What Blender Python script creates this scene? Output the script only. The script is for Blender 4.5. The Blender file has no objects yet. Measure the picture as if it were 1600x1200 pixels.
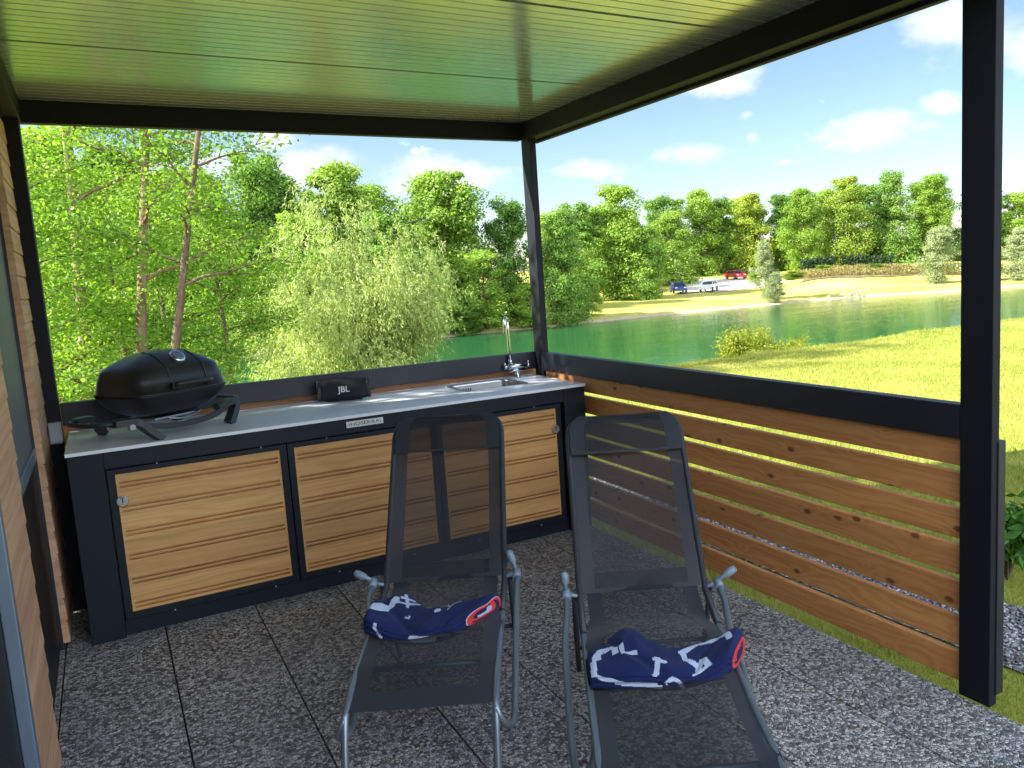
import bpy, bmesh, math, random
import numpy as np
from mathutils import Vector, Matrix, noise
PI = math.pi
C = bpy.context.scene.collection
sc = bpy.context.scene
random.seed(7)

# ---------------------------------------------------------------- camera
cd = bpy.data.cameras.new('camera'); cam = bpy.data.objects.new('camera', cd); C.objects.link(cam)
cd.sensor_width = 36.0; cd.lens = 1273.5/1600*36
cd.shift_x = -115.0/1600; cd.shift_y = -10.9/1600
cd.clip_start = 0.05; cd.clip_end = 3000
_y, _p, _r = map(math.radians, (30.4284, -7.5051, -3.1612))
_f = Vector((math.sin(_y)*math.cos(_p), math.cos(_y)*math.cos(_p), math.sin(_p)))
_rt = Vector((math.cos(_y), -math.sin(_y), 0)); _up = _rt.cross(_f)
_a = _rt*math.cos(_r)+_up*math.sin(_r); _b = -_rt*math.sin(_r)+_up*math.cos(_r)
m = Matrix((_a, _b, -_f)).transposed().to_4x4(); m.translation = (-2.4887, -4.7832, 1.5840)
cam.matrix_world = m
sc.camera = cam

# ---------------------------------------------------------------- sky and sun
SUN_EL, SUN_AZ = math.radians(33), math.radians(283)      # azimuth clockwise from +Y
sd = Vector((math.sin(SUN_AZ)*math.cos(SUN_EL), math.cos(SUN_AZ)*math.cos(SUN_EL), math.sin(SUN_EL)))
w = bpy.data.worlds.new('World'); sc.world = w; w.use_nodes = True
nt = w.node_tree; nt.nodes.clear()
def N(t, **k):
    n = nt.nodes.new(t)
    for a, v in k.items(): setattr(n, a, v)
    return n
def Lk(a, b): nt.links.new(a, b)
out = N('ShaderNodeOutputWorld'); bg = N('ShaderNodeBackground')
sky = N('ShaderNodeTexSky'); sky.sky_type = 'NISHITA'; sky.sun_disc = False
sky.sun_elevation = SUN_EL; sky.sun_rotation = SUN_AZ
sky.air_density = 1.0; sky.dust_density = 0.25; sky.ozone_density = 2.0; sky.altitude = 200
tc = N('ShaderNodeTexCoord')
def M(op, a=None, b=None, c=None):
    n = N('ShaderNodeMath', operation=op)
    for i, v in enumerate((a, b, c)):
        if v is None: continue
        if isinstance(v, (int, float)): n.inputs[i].default_value = v
        else: Lk(v, n.inputs[i])
    return n.outputs[0]
nz = N('ShaderNodeTexNoise'); nz.inputs['Scale'].default_value = 13; nz.inputs['Detail'].default_value = 7; nz.inputs['Roughness'].default_value = .58
mp = N('ShaderNodeMapping'); mp.inputs['Scale'].default_value = (1, 1, 1.7); Lk(tc.outputs['Generated'], mp.inputs[0]); Lk(mp.outputs[0], nz.inputs[0])
nzv = M('SUBTRACT', nz.outputs[0], .5)
clouds = [((.636, .744, .207), .055, .030, .9), ((.662, .731, .165), .012, .009, .5), ((.6195, .7745, .1277), .050, .018, 1.0), ((.669, .730, .140), .012, .012, .45),
          ((.763, .632, .134), .060, .026, .9), ((.804, .573, .156), .030, .014, .9), ((.79, .565, .24), .05, .05, .8), ((.836, .505, .205), .05, .04, .8),
          ((.36, .925, .118), .16, .026, .95), ((.52, .85, .118), .06, .014, .75), ((.19, .97, .165), .035, .022, .8), ((.10, .985, .13), .11, .03, .7), ((.22, .96, .125), .09, .03, .85),
          ((-.5, -.8, .35), .8, .5, 1.0), ((.3, -.95, .35), .7, .5, 1.0), ((-.1, -.8, .75), .8, .6, 1.0), ((-.9, -.2, .6), .5, .4, 1.0), ((.35, -.9, .6), .5, .5, 1.0), ((-.3, -.5, .9), .5, .5, 1.0)]  # this row: unseen clouds added behind the camera to brighten the terrace
mask = None; front = None
for ci, (cdir, hw, hh, st) in enumerate(clouds):
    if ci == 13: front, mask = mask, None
    c0 = Vector(cdir).normalized(); r0 = Vector((c0.y, -c0.x, 0)).normalized(); u0 = r0.cross(c0)
    sub = N('ShaderNodeVectorMath', operation='SUBTRACT'); Lk(tc.outputs['Generated'], sub.inputs[0]); sub.inputs[1].default_value = c0
    def dt(v):
        n = N('ShaderNodeVectorMath', operation='DOT_PRODUCT'); Lk(sub.outputs[0], n.inputs[0]); n.inputs[1].default_value = v
        return n.outputs['Value']
    ex = M('DIVIDE', dt(r0), hw); ey = M('DIVIDE', dt(u0), hh); ez = M('DIVIDE', dt(c0), max(hw, hh)*2.5)
    e2 = M('ADD', M('ADD', M('MULTIPLY', ex, ex), M('MULTIPLY', ey, ey)), M('MULTIPLY', ez, ez))
    v = M('SUBTRACT', M('ADD', 1.0, M('MULTIPLY', nzv, 2.9)), M('SQRT', e2))
    mr = N('ShaderNodeMapRange'); mr.interpolation_type = 'SMOOTHSTEP'; Lk(v, mr.inputs[0])
    mr.inputs[1].default_value = 0; mr.inputs[2].default_value = .95; mr.inputs[4].default_value = st
    mask = mr.outputs[0] if mask is None else M('MAXIMUM', mask, mr.outputs[0])
mix = N('ShaderNodeMix'); mix.data_type = 'RGBA'; Lk(mask, mix.inputs[0]); Lk(sky.outputs[0], mix.inputs[6])
shd = N('ShaderNodeTexNoise'); shd.inputs['Scale'].default_value = 22; Lk(tc.outputs['Generated'], shd.inputs[0])
crr = N('ShaderNodeMix'); crr.data_type = 'RGBA'; Lk(shd.outputs[0], crr.inputs[0])
crr.inputs[6].default_value = (19.0, 21.0, 24.0, 1); crr.inputs[7].default_value = (25.0, 26.5, 28.5, 1)
Lk(crr.outputs[2], mix.inputs[7])
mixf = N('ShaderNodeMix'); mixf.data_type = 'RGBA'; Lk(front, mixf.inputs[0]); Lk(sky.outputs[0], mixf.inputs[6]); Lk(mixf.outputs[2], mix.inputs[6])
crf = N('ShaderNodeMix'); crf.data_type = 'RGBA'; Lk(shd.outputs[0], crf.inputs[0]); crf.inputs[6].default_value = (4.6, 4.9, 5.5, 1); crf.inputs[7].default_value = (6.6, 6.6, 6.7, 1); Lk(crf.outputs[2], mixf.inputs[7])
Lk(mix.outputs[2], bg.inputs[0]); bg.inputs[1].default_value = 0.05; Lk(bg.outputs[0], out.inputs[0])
sl = bpy.data.lights.new('sun', 'SUN'); so = bpy.data.objects.new('sun', sl); C.objects.link(so)
sl.energy = 4.4; sl.angle = math.radians(.53); sl.color = (1, .94, .83)
so.rotation_euler = sd.to_track_quat('Z', 'Y').to_euler(); so.location = sd*60
vs = sc.view_settings; vs.view_transform = 'Standard'; vs.look = 'None'; vs.gamma = 1; vs.use_curve_mapping = False
vs.exposure = 2.03
sc.cycles.transparent_max_bounces = 24; sc.cycles.max_bounces = 8; sc.cycles.diffuse_bounces = 5
sc.cycles.use_denoising = True; sc.cycles.sample_clamp_indirect = 8

# ---------------------------------------------------------------- helpers
def tag(o, label=None, cat=None, group=None, kind=None):
    if label: o['label'] = label
    if cat: o['category'] = cat
    if group: o['group'] = group
    if kind: o['kind'] = kind
    return o
def thing(name, label, cat, loc=(0, 0, 0), rz=0, group=None):
    o = bpy.data.objects.new(name, None); C.objects.link(o); o.empty_display_size = .2
    o.location = loc; o.rotation_euler = (0, 0, rz)
    return tag(o, label, cat, group)
def link(name, me, parent=None, mats=()):
    for mm in mats: me.materials.append(mm)
    o = bpy.data.objects.new(name, me); C.objects.link(o)
    if parent: o.parent = parent
    return o
def copy_tree(o, parent=None):
    c = o.copy(); C.objects.link(c)
    if parent: c.parent = parent
    for ch in list(o.children): copy_tree(ch, c)
    return c
class MB:
    """collects geometry for one mesh"""
    def __init__(s): s.bm = bmesh.new(); s.mi = 0
    def _m(s, fs):
        for f in fs: f.material_index = s.mi
        return fs
    def box(s, x0, y0, z0, x1, y1, z1, bevel=0, mat=None):
        r = bmesh.ops.create_cube(s.bm, size=1)
        vs_ = r['verts']
        for v in vs_: v.co = Vector(((x0+x1)/2+v.co.x*(x1-x0), (y0+y1)/2+v.co.y*(y1-y0), (z0+z1)/2+v.co.z*(z1-z0)))
        if mat is not None:
            for v in vs_: v.co = mat @ v.co
        fs = list({f for v in vs_ for f in v.link_faces}); s._m(fs)
        if bevel:
            es = list({e for v in vs_ for e in v.link_edges})
            rb = bmesh.ops.bevel(s.bm, geom=es, offset=bevel, segments=2, affect='EDGES', profile=.5)
            s._m(rb['faces'])
        return s
    def tube(s, pts, r, n=10, cap=True, smooth=True):
        pts = [Vector(p) for p in pts]
        rs = r if isinstance(r, (list, tuple)) else [r]*len(pts)
        rings = []; prev = None
        for i, p in enumerate(pts):
            t = (pts[min(i+1, len(pts)-1)]-pts[max(i-1, 0)])
            t = t.normalized() if t.length > 1e-9 else Vector((0, 0, 1))
            if prev is None:
                up = Vector((0, 0, 1)) if abs(t.z) < .9 else Vector((1, 0, 0)); nrm = t.cross(up).normalized()
            else:
                nrm = (prev-t*prev.dot(t)); nrm = nrm.normalized() if nrm.length > 1e-6 else t.orthogonal().normalized()
            prev = nrm; bn = t.cross(nrm)
            rings.append([s.bm.verts.new(p+(nrm*math.cos(2*PI*k/n)+bn*math.sin(2*PI*k/n))*rs[i]) for k in range(n)])
        fs = []
        for i in range(len(rings)-1):
            for k in range(n):
                f = s.bm.faces.new((rings[i][k], rings[i][(k+1) % n], rings[i+1][(k+1) % n], rings[i+1][k])); f.smooth = smooth; fs.append(f)
        if cap: fs.append(s.bm.faces.new(rings[0][::-1])); fs.append(s.bm.faces.new(rings[-1]))
        s._m(fs); return s
    def lathe(s, prof, c=(0, 0, 0), n=24, mat=None):
        c = Vector(c); rings = []
        for r, z in prof:
            ring = []
            for k in range(n):
                v = Vector((r*math.cos(2*PI*k/n), r*math.sin(2*PI*k/n), z))
                if mat is not None: v = mat @ v
                ring.append(s.bm.verts.new(c+v))
            rings.append(ring)
        fs = []
        for i in range(len(rings)-1):
            for k in range(n):
                f = s.bm.faces.new((rings[i][k], rings[i][(k+1) % n], rings[i+1][(k+1) % n], rings[i+1][k])); f.smooth = True; fs.append(f)
        fs.append(s.bm.faces.new(rings[0][::-1])); fs.append(s.bm.faces.new(rings[-1]))
        s._m(fs); return s
    def loft(s, rings, cap=True, smooth=True, closed=True):
        R = [[s.bm.verts.new(p) for p in ring] for ring in rings]; fs = []
        n = len(R[0])
        for i in range(len(R)-1):
            for k in range(n if closed else n-1):
                f = s.bm.faces.new((R[i][k], R[i][(k+1) % n], R[i+1][(k+1) % n], R[i+1][k])); f.smooth = smooth; fs.append(f)
        if cap and closed: fs.append(s.bm.faces.new(R[0][::-1])); fs.append(s.bm.faces.new(R[-1]))
        s._m(fs); return s
    def poly(s, pts):
        f = s.bm.faces.new([s.bm.verts.new(p) for p in pts]); s._m([f]); return s
    def build(s, name, mats, parent=None, recalc=True):
        if recalc: bmesh.ops.recalc_face_normals(s.bm, faces=s.bm.faces[:])
        me = bpy.data.meshes.new(name); s.bm.to_mesh(me); s.bm.free()
        if not isinstance(mats, (list, tuple)): mats = [mats]
        return link(name, me, parent, mats)
def smooth_path(pts, it=2):
    pts = [Vector(p) for p in pts]
    for _ in range(it):
        q = [pts[0]]
        for i in range(len(pts)-1):
            q += [pts[i]*.75+pts[i+1]*.25, pts[i]*.25+pts[i+1]*.75]
        q.append(pts[-1]); pts = q
    return pts
def quads_mesh(name, V, F, smooth=False):
    """V (n,3), F (m,k) numpy"""
    me = bpy.data.meshes.new(name); k = F.shape[1]
    me.vertices.add(len(V)); me.vertices.foreach_set('co', np.asarray(V, np.float32).ravel())
    me.loops.add(F.size); me.loops.foreach_set('vertex_index', F.astype(np.int32).ravel())
    me.polygons.add(len(F)); me.polygons.foreach_set('loop_start', (np.arange(len(F))*k).astype(np.int32))
    me.polygons.foreach_set('loop_total', np.full(len(F), k, np.int32))
    if smooth: me.polygons.foreach_set('use_smooth', np.ones(len(F), bool))
    me.update(calc_edges=True); return me

# ---------------------------------------------------------------- materials
MATS = {}
class MT:
    """node material builder"""
    def __init__(s, name):
        s.m = bpy.data.materials.new(name); s.m.use_nodes = True; s.t = s.m.node_tree; s.t.nodes.clear()
        s.out = s.n('ShaderNodeOutputMaterial'); s.p = s.n('ShaderNodeBsdfPrincipled'); s.l(s.p.outputs[0], s.out.inputs[0])
        MATS[name] = s.m
    def n(s, t, **k):
        n = s.t.nodes.new(t)
        for a, v in k.items(): setattr(n, a, v)
        return n
    def l(s, a, b): s.t.links.new(a, b)
    def set(s, **k):
        for a, v in k.items():
            i = s.p.inputs[{'col': 'Base Color', 'rough': 'Roughness', 'metal': 'Metallic', 'spec': 'Specular IOR Level', 'normal': 'Normal', 'sheen': 'Sheen Weight', 'coat': 'Coat Weight', 'alpha': 'Alpha'}[a]]
            if isinstance(v, bpy.types.NodeSocket): s.l(v, i)
            elif isinstance(v, tuple) and len(v) == 3: i.default_value = (*v, 1)
            else: i.default_value = v
        return s
    def math(s, op, a, b=None, c=None, clamp=False):
        n = s.n('ShaderNodeMath', operation=op); n.use_clamp = clamp
        for i, v in enumerate((a, b, c)):
            if v is None: continue
            if isinstance(v, (int, float)): n.inputs[i].default_value = v
            else: s.l(v, n.inputs[i])
        return n.outputs[0]
    def coord(s, scale=(1, 1, 1), kind='Object', loc=(0, 0, 0), rot=(0, 0, 0)):
        c = s.n('ShaderNodeTexCoord'); mp = s.n('ShaderNodeMapping'); mp.inputs['Scale'].default_value = scale
        mp.inputs['Location'].default_value = loc; mp.inputs['Rotation'].default_value = rot
        s.l(c.outputs[kind], mp.inputs[0]); return mp.outputs[0]
    def noise(s, vec, scale, detail=4, rough=.5, dist=0):
        n = s.n('ShaderNodeTexNoise'); n.inputs['Scale'].default_value = scale; n.inputs['Detail'].default_value = detail
        n.inputs['Roughness'].default_value = rough; n.inputs['Distortion'].default_value = dist; s.l(vec, n.inputs[0]); return n.outputs[0]
    def vor(s, vec, scale, feature='F1', outp='Distance'):
        n = s.n('ShaderNodeTexVoronoi', feature=feature); n.inputs['Scale'].default_value = scale; s.l(vec, n.inputs[0]); return n.outputs[outp]
    def ramp(s, fac, stops, interp='LINEAR'):
        n = s.n('ShaderNodeValToRGB'); cr = n.color_ramp; cr.interpolation = interp
        while len(cr.elements) < len(stops): cr.elements.new(.5)
        for e, (p, c) in zip(cr.elements, stops): e.position = p; e.color = (*c, 1) if len(c) == 3 else c
        s.l(fac, n.inputs[0]); return n.outputs[0]
    def mix(s, fac, a, b, blend='MIX'):
        n = s.n('ShaderNodeMix'); n.data_type = 'RGBA'; n.blend_type = blend
        for i, v in ((0, fac), (6, a), (7, b)):
            if isinstance(v, bpy.types.NodeSocket): s.l(v, n.inputs[i])
            elif isinstance(v, tuple): n.inputs[i].default_value = (*v, 1)
            else: n.inputs[i].default_value = v
        return n.outputs[2]
    def bump(s, h, strength=.3, dist=.01):
        n = s.n('ShaderNodeBump'); n.inputs['Strength'].default_value = strength; n.inputs['Distance'].default_value = dist
        s.l(h, n.inputs['Height']); return n.outputs[0]
    def map(s, v, a, b, c=0, d=1):
        n = s.n('ShaderNodeMapRange'); n.interpolation_type = 'SMOOTHSTEP'; s.l(v, n.inputs[0])
        for i, x in enumerate((a, b, c, d)): n.inputs[i+1].default_value = x
        return n.outputs[0]

def paint(name, col, rough=.5, metal=0, var=.15, scale=3, bump=.02, spec=.5):
    t = MT(name); v = t.coord()
    a = t.noise(v, scale, 6, .6); b = t.noise(v, scale*40, 3)
    c = t.mix(t.math('MULTIPLY', a, 1.0), tuple(x*(1-var) for x in col), tuple(min(1, x*(1+var)) for x in col))
    t.set(col=c, rough=t.math('ADD', t.math('MULTIPLY', a, .18), rough-.09), metal=metal, spec=spec, normal=t.bump(b, bump, .002)); return t.m
m_anth = paint('anthracite_metal', (.011, .012, .022), .5, 0, .2, 2.5, .03)
m_beam = paint('anthracite_beam', (.010, .011, .018), .62, 0, .2, 2.5, .03, .18)
m_anth2 = paint('anthracite_kitchen_metal', (.007, .011, .020), .5, 0, .2, 2.5, .03, .28)
m_black = paint('black_plastic', (.015, .015, .017), .5, 0, .2, 8, .1)
m_grill = paint('grill_enamel', (.022, .022, .024), .36, .35, .2, 6, .06)
m_grillframe = paint('grill_frame_plastic', (.02, .026, .03), .5, 0, .2, 9, .08)
m_chrome = paint('chrome', (.62, .66, .70), .13, 1, .05, 3, 0)
m_steel = paint('brushed_steel', (.42, .43, .44), .33, 1, .12, 5, .05)
m_tube = paint('grey_tube_paint', (.20, .25, .31), .32, .65, .12, 4, .02)
m_sleeve = paint('dark_sleeve_frame', (.026, .031, .044), .5, 0, .2, 30, .1)
m_grip = paint('blue_grey_grip', (.17, .23, .30), .45, 0, .15, 9, .05)
m_shutter = paint('grey_blind_panel', (.10, .115, .125), .55, 0, .14, 4, .05)
m_boxgrey = paint('junction_box_grey', (.33, .36, .40), .5, 0, .08, 5, .03)
m_alu = paint('aluminium_trim', (.20, .26, .36), .38, .6, .15, 3, .03)
m_white = paint('white_plate', (.62, .65, .66), .4, .2, .08, 20, .02)
m_ink = paint('dark_lettering', (.03, .03, .035), .6)
m_red = paint('red_towel_edging', (.62, .035, .03), .9, 0, .2, 60, .3)
def glassy(name, col, rough=.06):
    t = MT(name); t.set(col=col, rough=rough, spec=.8); return t.m
m_dglass = paint('dark_lower_pane', (.006, .008, .012), .45, 0, .3, 3, .05, .25)
m_carglass = glassy('car_glass', (.03, .035, .04), .05)

def wood(name, ax, light, mid, dark, knots=True, pitch=None, gs=1.0, dirt=0):
    """ax = index of the long axis"""
    t = MT(name); tcn = t.n('ShaderNodeTexCoord'); sep = t.n('ShaderNodeSeparateXYZ'); t.l(tcn.outputs['Object'], sep.inputs[0])
    o = [sep.outputs[i] for i in range(3)]; u = o[ax]; vv = o[2] if ax != 2 else o[0]; other = o[1-ax] if ax != 2 else o[1]
    rnd = 0
    if pitch:
        wn = t.n('ShaderNodeTexWhiteNoise', noise_dimensions='1D'); t.l(t.math('FLOOR', t.math('DIVIDE', vv, pitch)), wn.inputs['W']); rnd = wn.outputs['Value']
    cb = t.n('ShaderNodeCombineXYZ'); t.l(t.math('ADD', t.math('MULTIPLY', u, 1.0), t.math('MULTIPLY', rnd, 31.0) if pitch else 0.0), cb.inputs[0]); t.l(vv, cb.inputs[1]); t.l(other, cb.inputs[2])
    def sc_(x, y, z):
        mm = t.n('ShaderNodeMapping'); mm.inputs['Scale'].default_value = (x, y, z); t.l(cb.outputs[0], mm.inputs[0]); return mm.outputs[0]
    warp = t.noise(sc_(1.3*gs, 7*gs, 3), 1, 3, .5)
    if knots:
        vn = t.n('ShaderNodeTexVoronoi', voronoi_dimensions='2D'); vn.inputs['Scale'].default_value = 1.0; t.l(sc_(4.2, 7.6, 0.0), vn.inputs[0]); kd = vn.outputs['Distance']
        ks = t.n('ShaderNodeSeparateColor'); t.l(vn.outputs['Color'], ks.inputs[0])
        km = t.math('MULTIPLY', t.map(kd, .05, .115, 1, 0), t.map(ks.outputs[0], .5, .55)); ring = t.math('MULTIPLY', t.math('POWER', 2.718, t.math('MULTIPLY', kd, -6.0)), 4.5)
    else: km = None; ring = 0.0
    ph = t.math('ADD', t.math('MULTIPLY', vv, 60*gs), t.math('ADD', t.math('MULTIPLY', warp, 14.0), ring))
    wv = t.math('MULTIPLY', t.math('ADD', t.math('SINE', t.math('MULTIPLY', ph, 3.1)), 1.0), .5)
    fine = t.noise(sc_(3*gs, 170, 60), 1, 4, .6)
    mid_n = t.noise(sc_(.9, 14, 4), 1, 4, .55)
    g = t.math('ADD', t.math('MULTIPLY', wv, .15), t.math('ADD', t.math('MULTIPLY', fine, .42), t.math('MULTIPLY', mid_n, .50)))
    col = t.ramp(g, [(.28, dark), (.52, mid), (.8, light)])
    if pitch: col = t.mix(t.math('MULTIPLY', rnd, .38), col, tuple(x*.55 for x in mid), 'MIX')
    if km is not None: col = t.mix(t.math('MULTIPLY', km, .88), col, tuple(x*.20 for x in mid))
    t.set(col=col, rough=.62, spec=.35, normal=t.bump(t.math('ADD', fine, t.math('MULTIPLY', wv, .3)), .25, .002)); return t.m
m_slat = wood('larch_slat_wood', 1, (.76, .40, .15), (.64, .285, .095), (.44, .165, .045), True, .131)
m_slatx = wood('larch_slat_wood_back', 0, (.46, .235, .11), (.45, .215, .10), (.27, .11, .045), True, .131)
m_oak = wood('oak_door_boards', 0, (.74, .46, .20), (.64, .36, .14), (.46, .235, .08), False, .115, 1.0)
m_clad = wood('larch_cladding_wood', 1, (.66, .42, .27), (.54, .31, .19), (.38, .17, .085), False, .104, .6)

# exposed aggregate paving
t = MT('exposed_aggregate_paving'); v = t.coord()
cell = t.n('ShaderNodeTexVoronoi', feature='F1'); cell.inputs['Scale'].default_value = 88; t.l(v, cell.inputs[0])
sepc = t.n('ShaderNodeSeparateColor'); t.l(cell.outputs['Color'], sepc.inputs[0])
pc = t.ramp(sepc.outputs[0], [(0, (.045, .047, .052)), (.3, (.18, .185, .20)), (.5, (.38, .385, .41)), (.75, (.58, .58, .59)), (1, (.78, .77, .76))])
warm = t.mix(t.math('MULTIPLY', sepc.outputs[1], .35), pc, (.36, .30, .24))
edge = t.vor(v, 88, 'DISTANCE_TO_EDGE'); em = t.map(edge, .0, .09)
big = t.noise(v, 1.7, 5, .6)
col = t.mix(em, (.018, .019, .023), warm)
col = t.mix(1.0, col, t.ramp(big, [(.3, (.78, .79, .82)), (.7, (1, 1, 1))]), 'MULTIPLY')
snp = t.n('ShaderNodeVectorMath', operation='FLOOR'); t.l(t.coord((1/.405, 1/.405, 0), loc=(.365/.405, -.16/.405+.0, 0)), snp.inputs[0]); wns = t.n('ShaderNodeTexWhiteNoise', noise_dimensions='3D'); t.l(snp.outputs[0], wns.inputs[0])
col = t.mix(1.0, col, t.ramp(wns.outputs['Value'], [(0, (.84, .85, .88)), (1, (1, 1, 1))]), 'MULTIPLY')
st_ = t.noise(v, 4.5, 6, .7, .8); col = t.mix(t.map(st_, .60, .72, 0, .35), col, (.10, .095, .085))
nn = t.noise(v, 300, 2)
t.set(col=col, rough=t.math('ADD', .42, t.math('MULTIPLY', sepc.outputs[2], .3)), spec=.5, normal=t.bump(t.math('ADD', t.math('MINIMUM', edge, .25), t.math('MULTIPLY', nn, .05)), .9, .012))
m_pave = t.m
# countertop
t = MT('pale_countertop'); v = t.coord(); a = t.noise(v, 5, 8, .65); b = t.noise(v, 90, 4)
t.set(col=t.mix(a, (.73, .78, .86), (.77, .82, .89)), rough=t.math('ADD', .18, t.math('MULTIPLY', b, .06)), spec=.5, normal=t.bump(b, .01, .0005)); m_counter = t.m
# roof soffit
t = MT('ribbed_roof_paint'); v = t.coord((1, 1, 1)); a = t.noise(t.coord((.6, 9, 1)), 2, 4)
t.set(col=t.mix(a, (.65, .67, .67), (.73, .75, .75)), metal=.74, rough=t.math('ADD', .13, t.math('MULTIPLY', a, .08)), spec=.6); m_soffit = t.m
# textile mesh
def textile(name, opaq, col):
    t = MT(name); v = t.coord(); 
    wv = t.n('ShaderNodeTexWave'); wv.inputs['Scale'].default_value = 130; wv.bands_direction = 'X'; t.l(v, wv.inputs[0])
    a = t.noise(v, 5, 3)
    tr = t.n('ShaderNodeBsdfTransparent'); mx = t.n('ShaderNodeMixShader')
    fac = t.math('ADD', opaq-.03, t.math('ADD', t.math('MULTIPLY', wv.outputs[0], .05), t.math('MULTIPLY', t.math('SUBTRACT', a, .5), .10)), clamp=True)
    t.l(fac, mx.inputs[0]); t.l(tr.outputs[0], mx.inputs[1]); t.l(t.p.outputs[0], mx.inputs[2]); t.l(mx.outputs[0], t.out.inputs[0])
    t.set(col=col, rough=.55, spec=.4, sheen=.15); return t.m
m_mesh = textile('dark_textile_mesh', .73, (.008, .010, .017))
m_mesh2 = textile('dark_textile_mesh_double', .96, (.013, .017, .028))
t = MT('terry_cloth_navy'); v = t.coord(); a = t.noise(v, 420, 3); b = t.noise(v, 14, 4)
t.set(col=t.mix(b, (.007, .013, .060), (.014, .025, .115)), rough=.95, spec=.1, sheen=.05, normal=t.bump(a, .9, .004)); m_navy = t.m
t = MT('terry_cloth_pale'); v = t.coord(); a = t.noise(v, 420, 3)
t.set(col=(.42, .50, .68), rough=.95, spec=.1, sheen=.05, normal=t.bump(a, .9, .004)); m_pale = t.m
t = MT('speaker_cloth'); v = t.coord(); ch = t.n('ShaderNodeTexChecker'); ch.inputs['Scale'].default_value = 500; t.l(v, ch.inputs[0])
t.set(col=t.mix(ch.outputs[1], (.010, .011, .014), (.028, .030, .036)), rough=.9, spec=.2); m_spk = t.m

def leafmat(name, c0, c1, c2, trans=.45, clump=.6, gloss=.35):
    t = MT(name); g = t.n('ShaderNodeNewGeometry'); v = t.coord()
    oi = t.n('ShaderNodeObjectInfo')
    n1 = t.noise(v, clump, 3, .6)
    f = t.math('ADD', t.math('MULTIPLY', g.outputs['Random Per Island'], .55), t.math('MULTIPLY', n1, .75))
    f = t.math('ADD', f, t.math('MULTIPLY', t.math('SUBTRACT', oi.outputs['Random'], .5), .25))
    col = t.ramp(f, [(.25, c0), (.62, c1), (1.0, c2)])
    t.set(col=col, rough=.5, spec=gloss)
    tl = t.n('ShaderNodeBsdfTranslucent'); mx = t.n('ShaderNodeMixShader'); mx.inputs[0].default_value = trans
    t.l(t.mix(1.0, col, (1.12, 1.15, .5), 'MULTIPLY'), tl.inputs[0])
    t.l(t.p.outputs[0], mx.inputs[1]); t.l(tl.outputs[0], mx.inputs[2]); t.l(mx.outputs[0], t.out.inputs[0]); return t.m
m_leaf_alder = leafmat('alder_leaf', (.09, .20, .025), (.195, .355, .050), (.36, .50, .10), .56, .5)
m_leaf_willow = leafmat('willow_leaf', (.22, .30, .09), (.37, .46, .155), (.52, .58, .25), .4, .5)
m_leaf_far = leafmat('broadleaf_far_leaf', (.13, .23, .03), (.25, .40, .06), (.40, .54, .09), .45, .16)
m_leaf_dark = leafmat('dark_broadleaf_leaf', (.075, .165, .03), (.15, .285, .05), (.27, .41, .075), .42, .16)
m_leaf_warm = leafmat('turning_broadleaf_leaf', (.13, .23, .03), (.26, .38, .055), (.44, .47, .07), .42, .2)
m_leaf_grey = leafmat('grey_willow_leaf', (.17, .22, .10), (.28, .34, .17), (.40, .46, .25), .35, .3)
m_leaf_bush = leafmat('riverside_bush_leaf', (.15, .20, .02), (.27, .32, .03), (.40, .42, .05), .45, 1.2)
m_leaf_scrub = leafmat('dry_scrub_leaf', (.10, .08, .03), (.21, .17, .06), (.30, .30, .06), .3, .35)
m_leaf_low = leafmat('leafy_plant_leaf', (.03, .10, .015), (.06, .19, .02), (.12, .28, .03), .4, 3)
m_leaf_hedge = leafmat('hedge_leaf', (.018, .040, .012), (.030, .065, .016), (.05, .09, .02), .25, .6)
m_grass = leafmat('grass_blade', (.14, .215, .025), (.285, .32, .06), (.42, .405, .11), .4, .9, .3)
t = MT('bark'); v = t.coord((1, 1, .25)); a = t.noise(v, 22, 6, .65); oi = t.n('ShaderNodeObjectInfo')
t.set(col=t.ramp(a, [(.3, (.055, .038, .026)), (.55, (.15, .105, .07)), (.8, (.30, .225, .16))]), rough=.9, spec=.2, normal=t.bump(a, .6, .02)); m_bark = t.m
t = MT('pinkish_bark'); v = t.coord((1, 1, .3)); a = t.noise(v, 16, 6, .65)
t.set(col=t.ramp(a, [(.3, (.11, .070, .042)), (.55, (.25, .17, .11)), (.8, (.40, .31, .22))]), rough=.9, spec=.2, normal=t.bump(a, .5, .02)); m_bark2 = t.m
# lawn and bank
t = MT('lawn_turf'); v = t.coord(kind='Object'); a = t.noise(v, .55, 5, .6); b = t.noise(v, 11, 5, .7); c = t.noise(t.coord((1, 1, 1)), 70, 3, .7)
f = t.math('ADD', t.math('MULTIPLY', a, .75), t.math('ADD', t.math('MULTIPLY', b, .22), t.math('MULTIPLY', c, .20)))
t.set(col=t.ramp(f, [(.32, (.14, .195, .022)), (.55, (.28, .305, .05)), (.78, (.41, .385, .095))]), rough=.9, spec=.15, normal=t.bump(t.math('ADD', b, c), .6, .03)); m_lawn = t.m
t = MT('far_bank_ground'); v = t.coord(kind='Object'); a = t.noise(v, .09, 6, .65); b = t.noise(v, 1.4, 5, .7)
sp = t.n('ShaderNodeSeparateXYZ'); t.l(v, sp.inputs[0])
gcol = t.ramp(t.math('ADD', t.math('MULTIPLY', a, .6), t.math('MULTIPLY', b, .4)), [(.3, (.20, .28, .03)), (.45, (.38, .38, .07)), (.58, (.52, .44, .15)), (.8, (.58, .50, .26))])
scol = t.ramp(b, [(.3, (.40, .31, .19)), (.7, (.56, .47, .33))])
sh = t.map(t.math('ADD', sp.outputs[2], t.math('MULTIPLY', t.math('SUBTRACT', b, .5), .5)), -3.34, -3.16)
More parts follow.
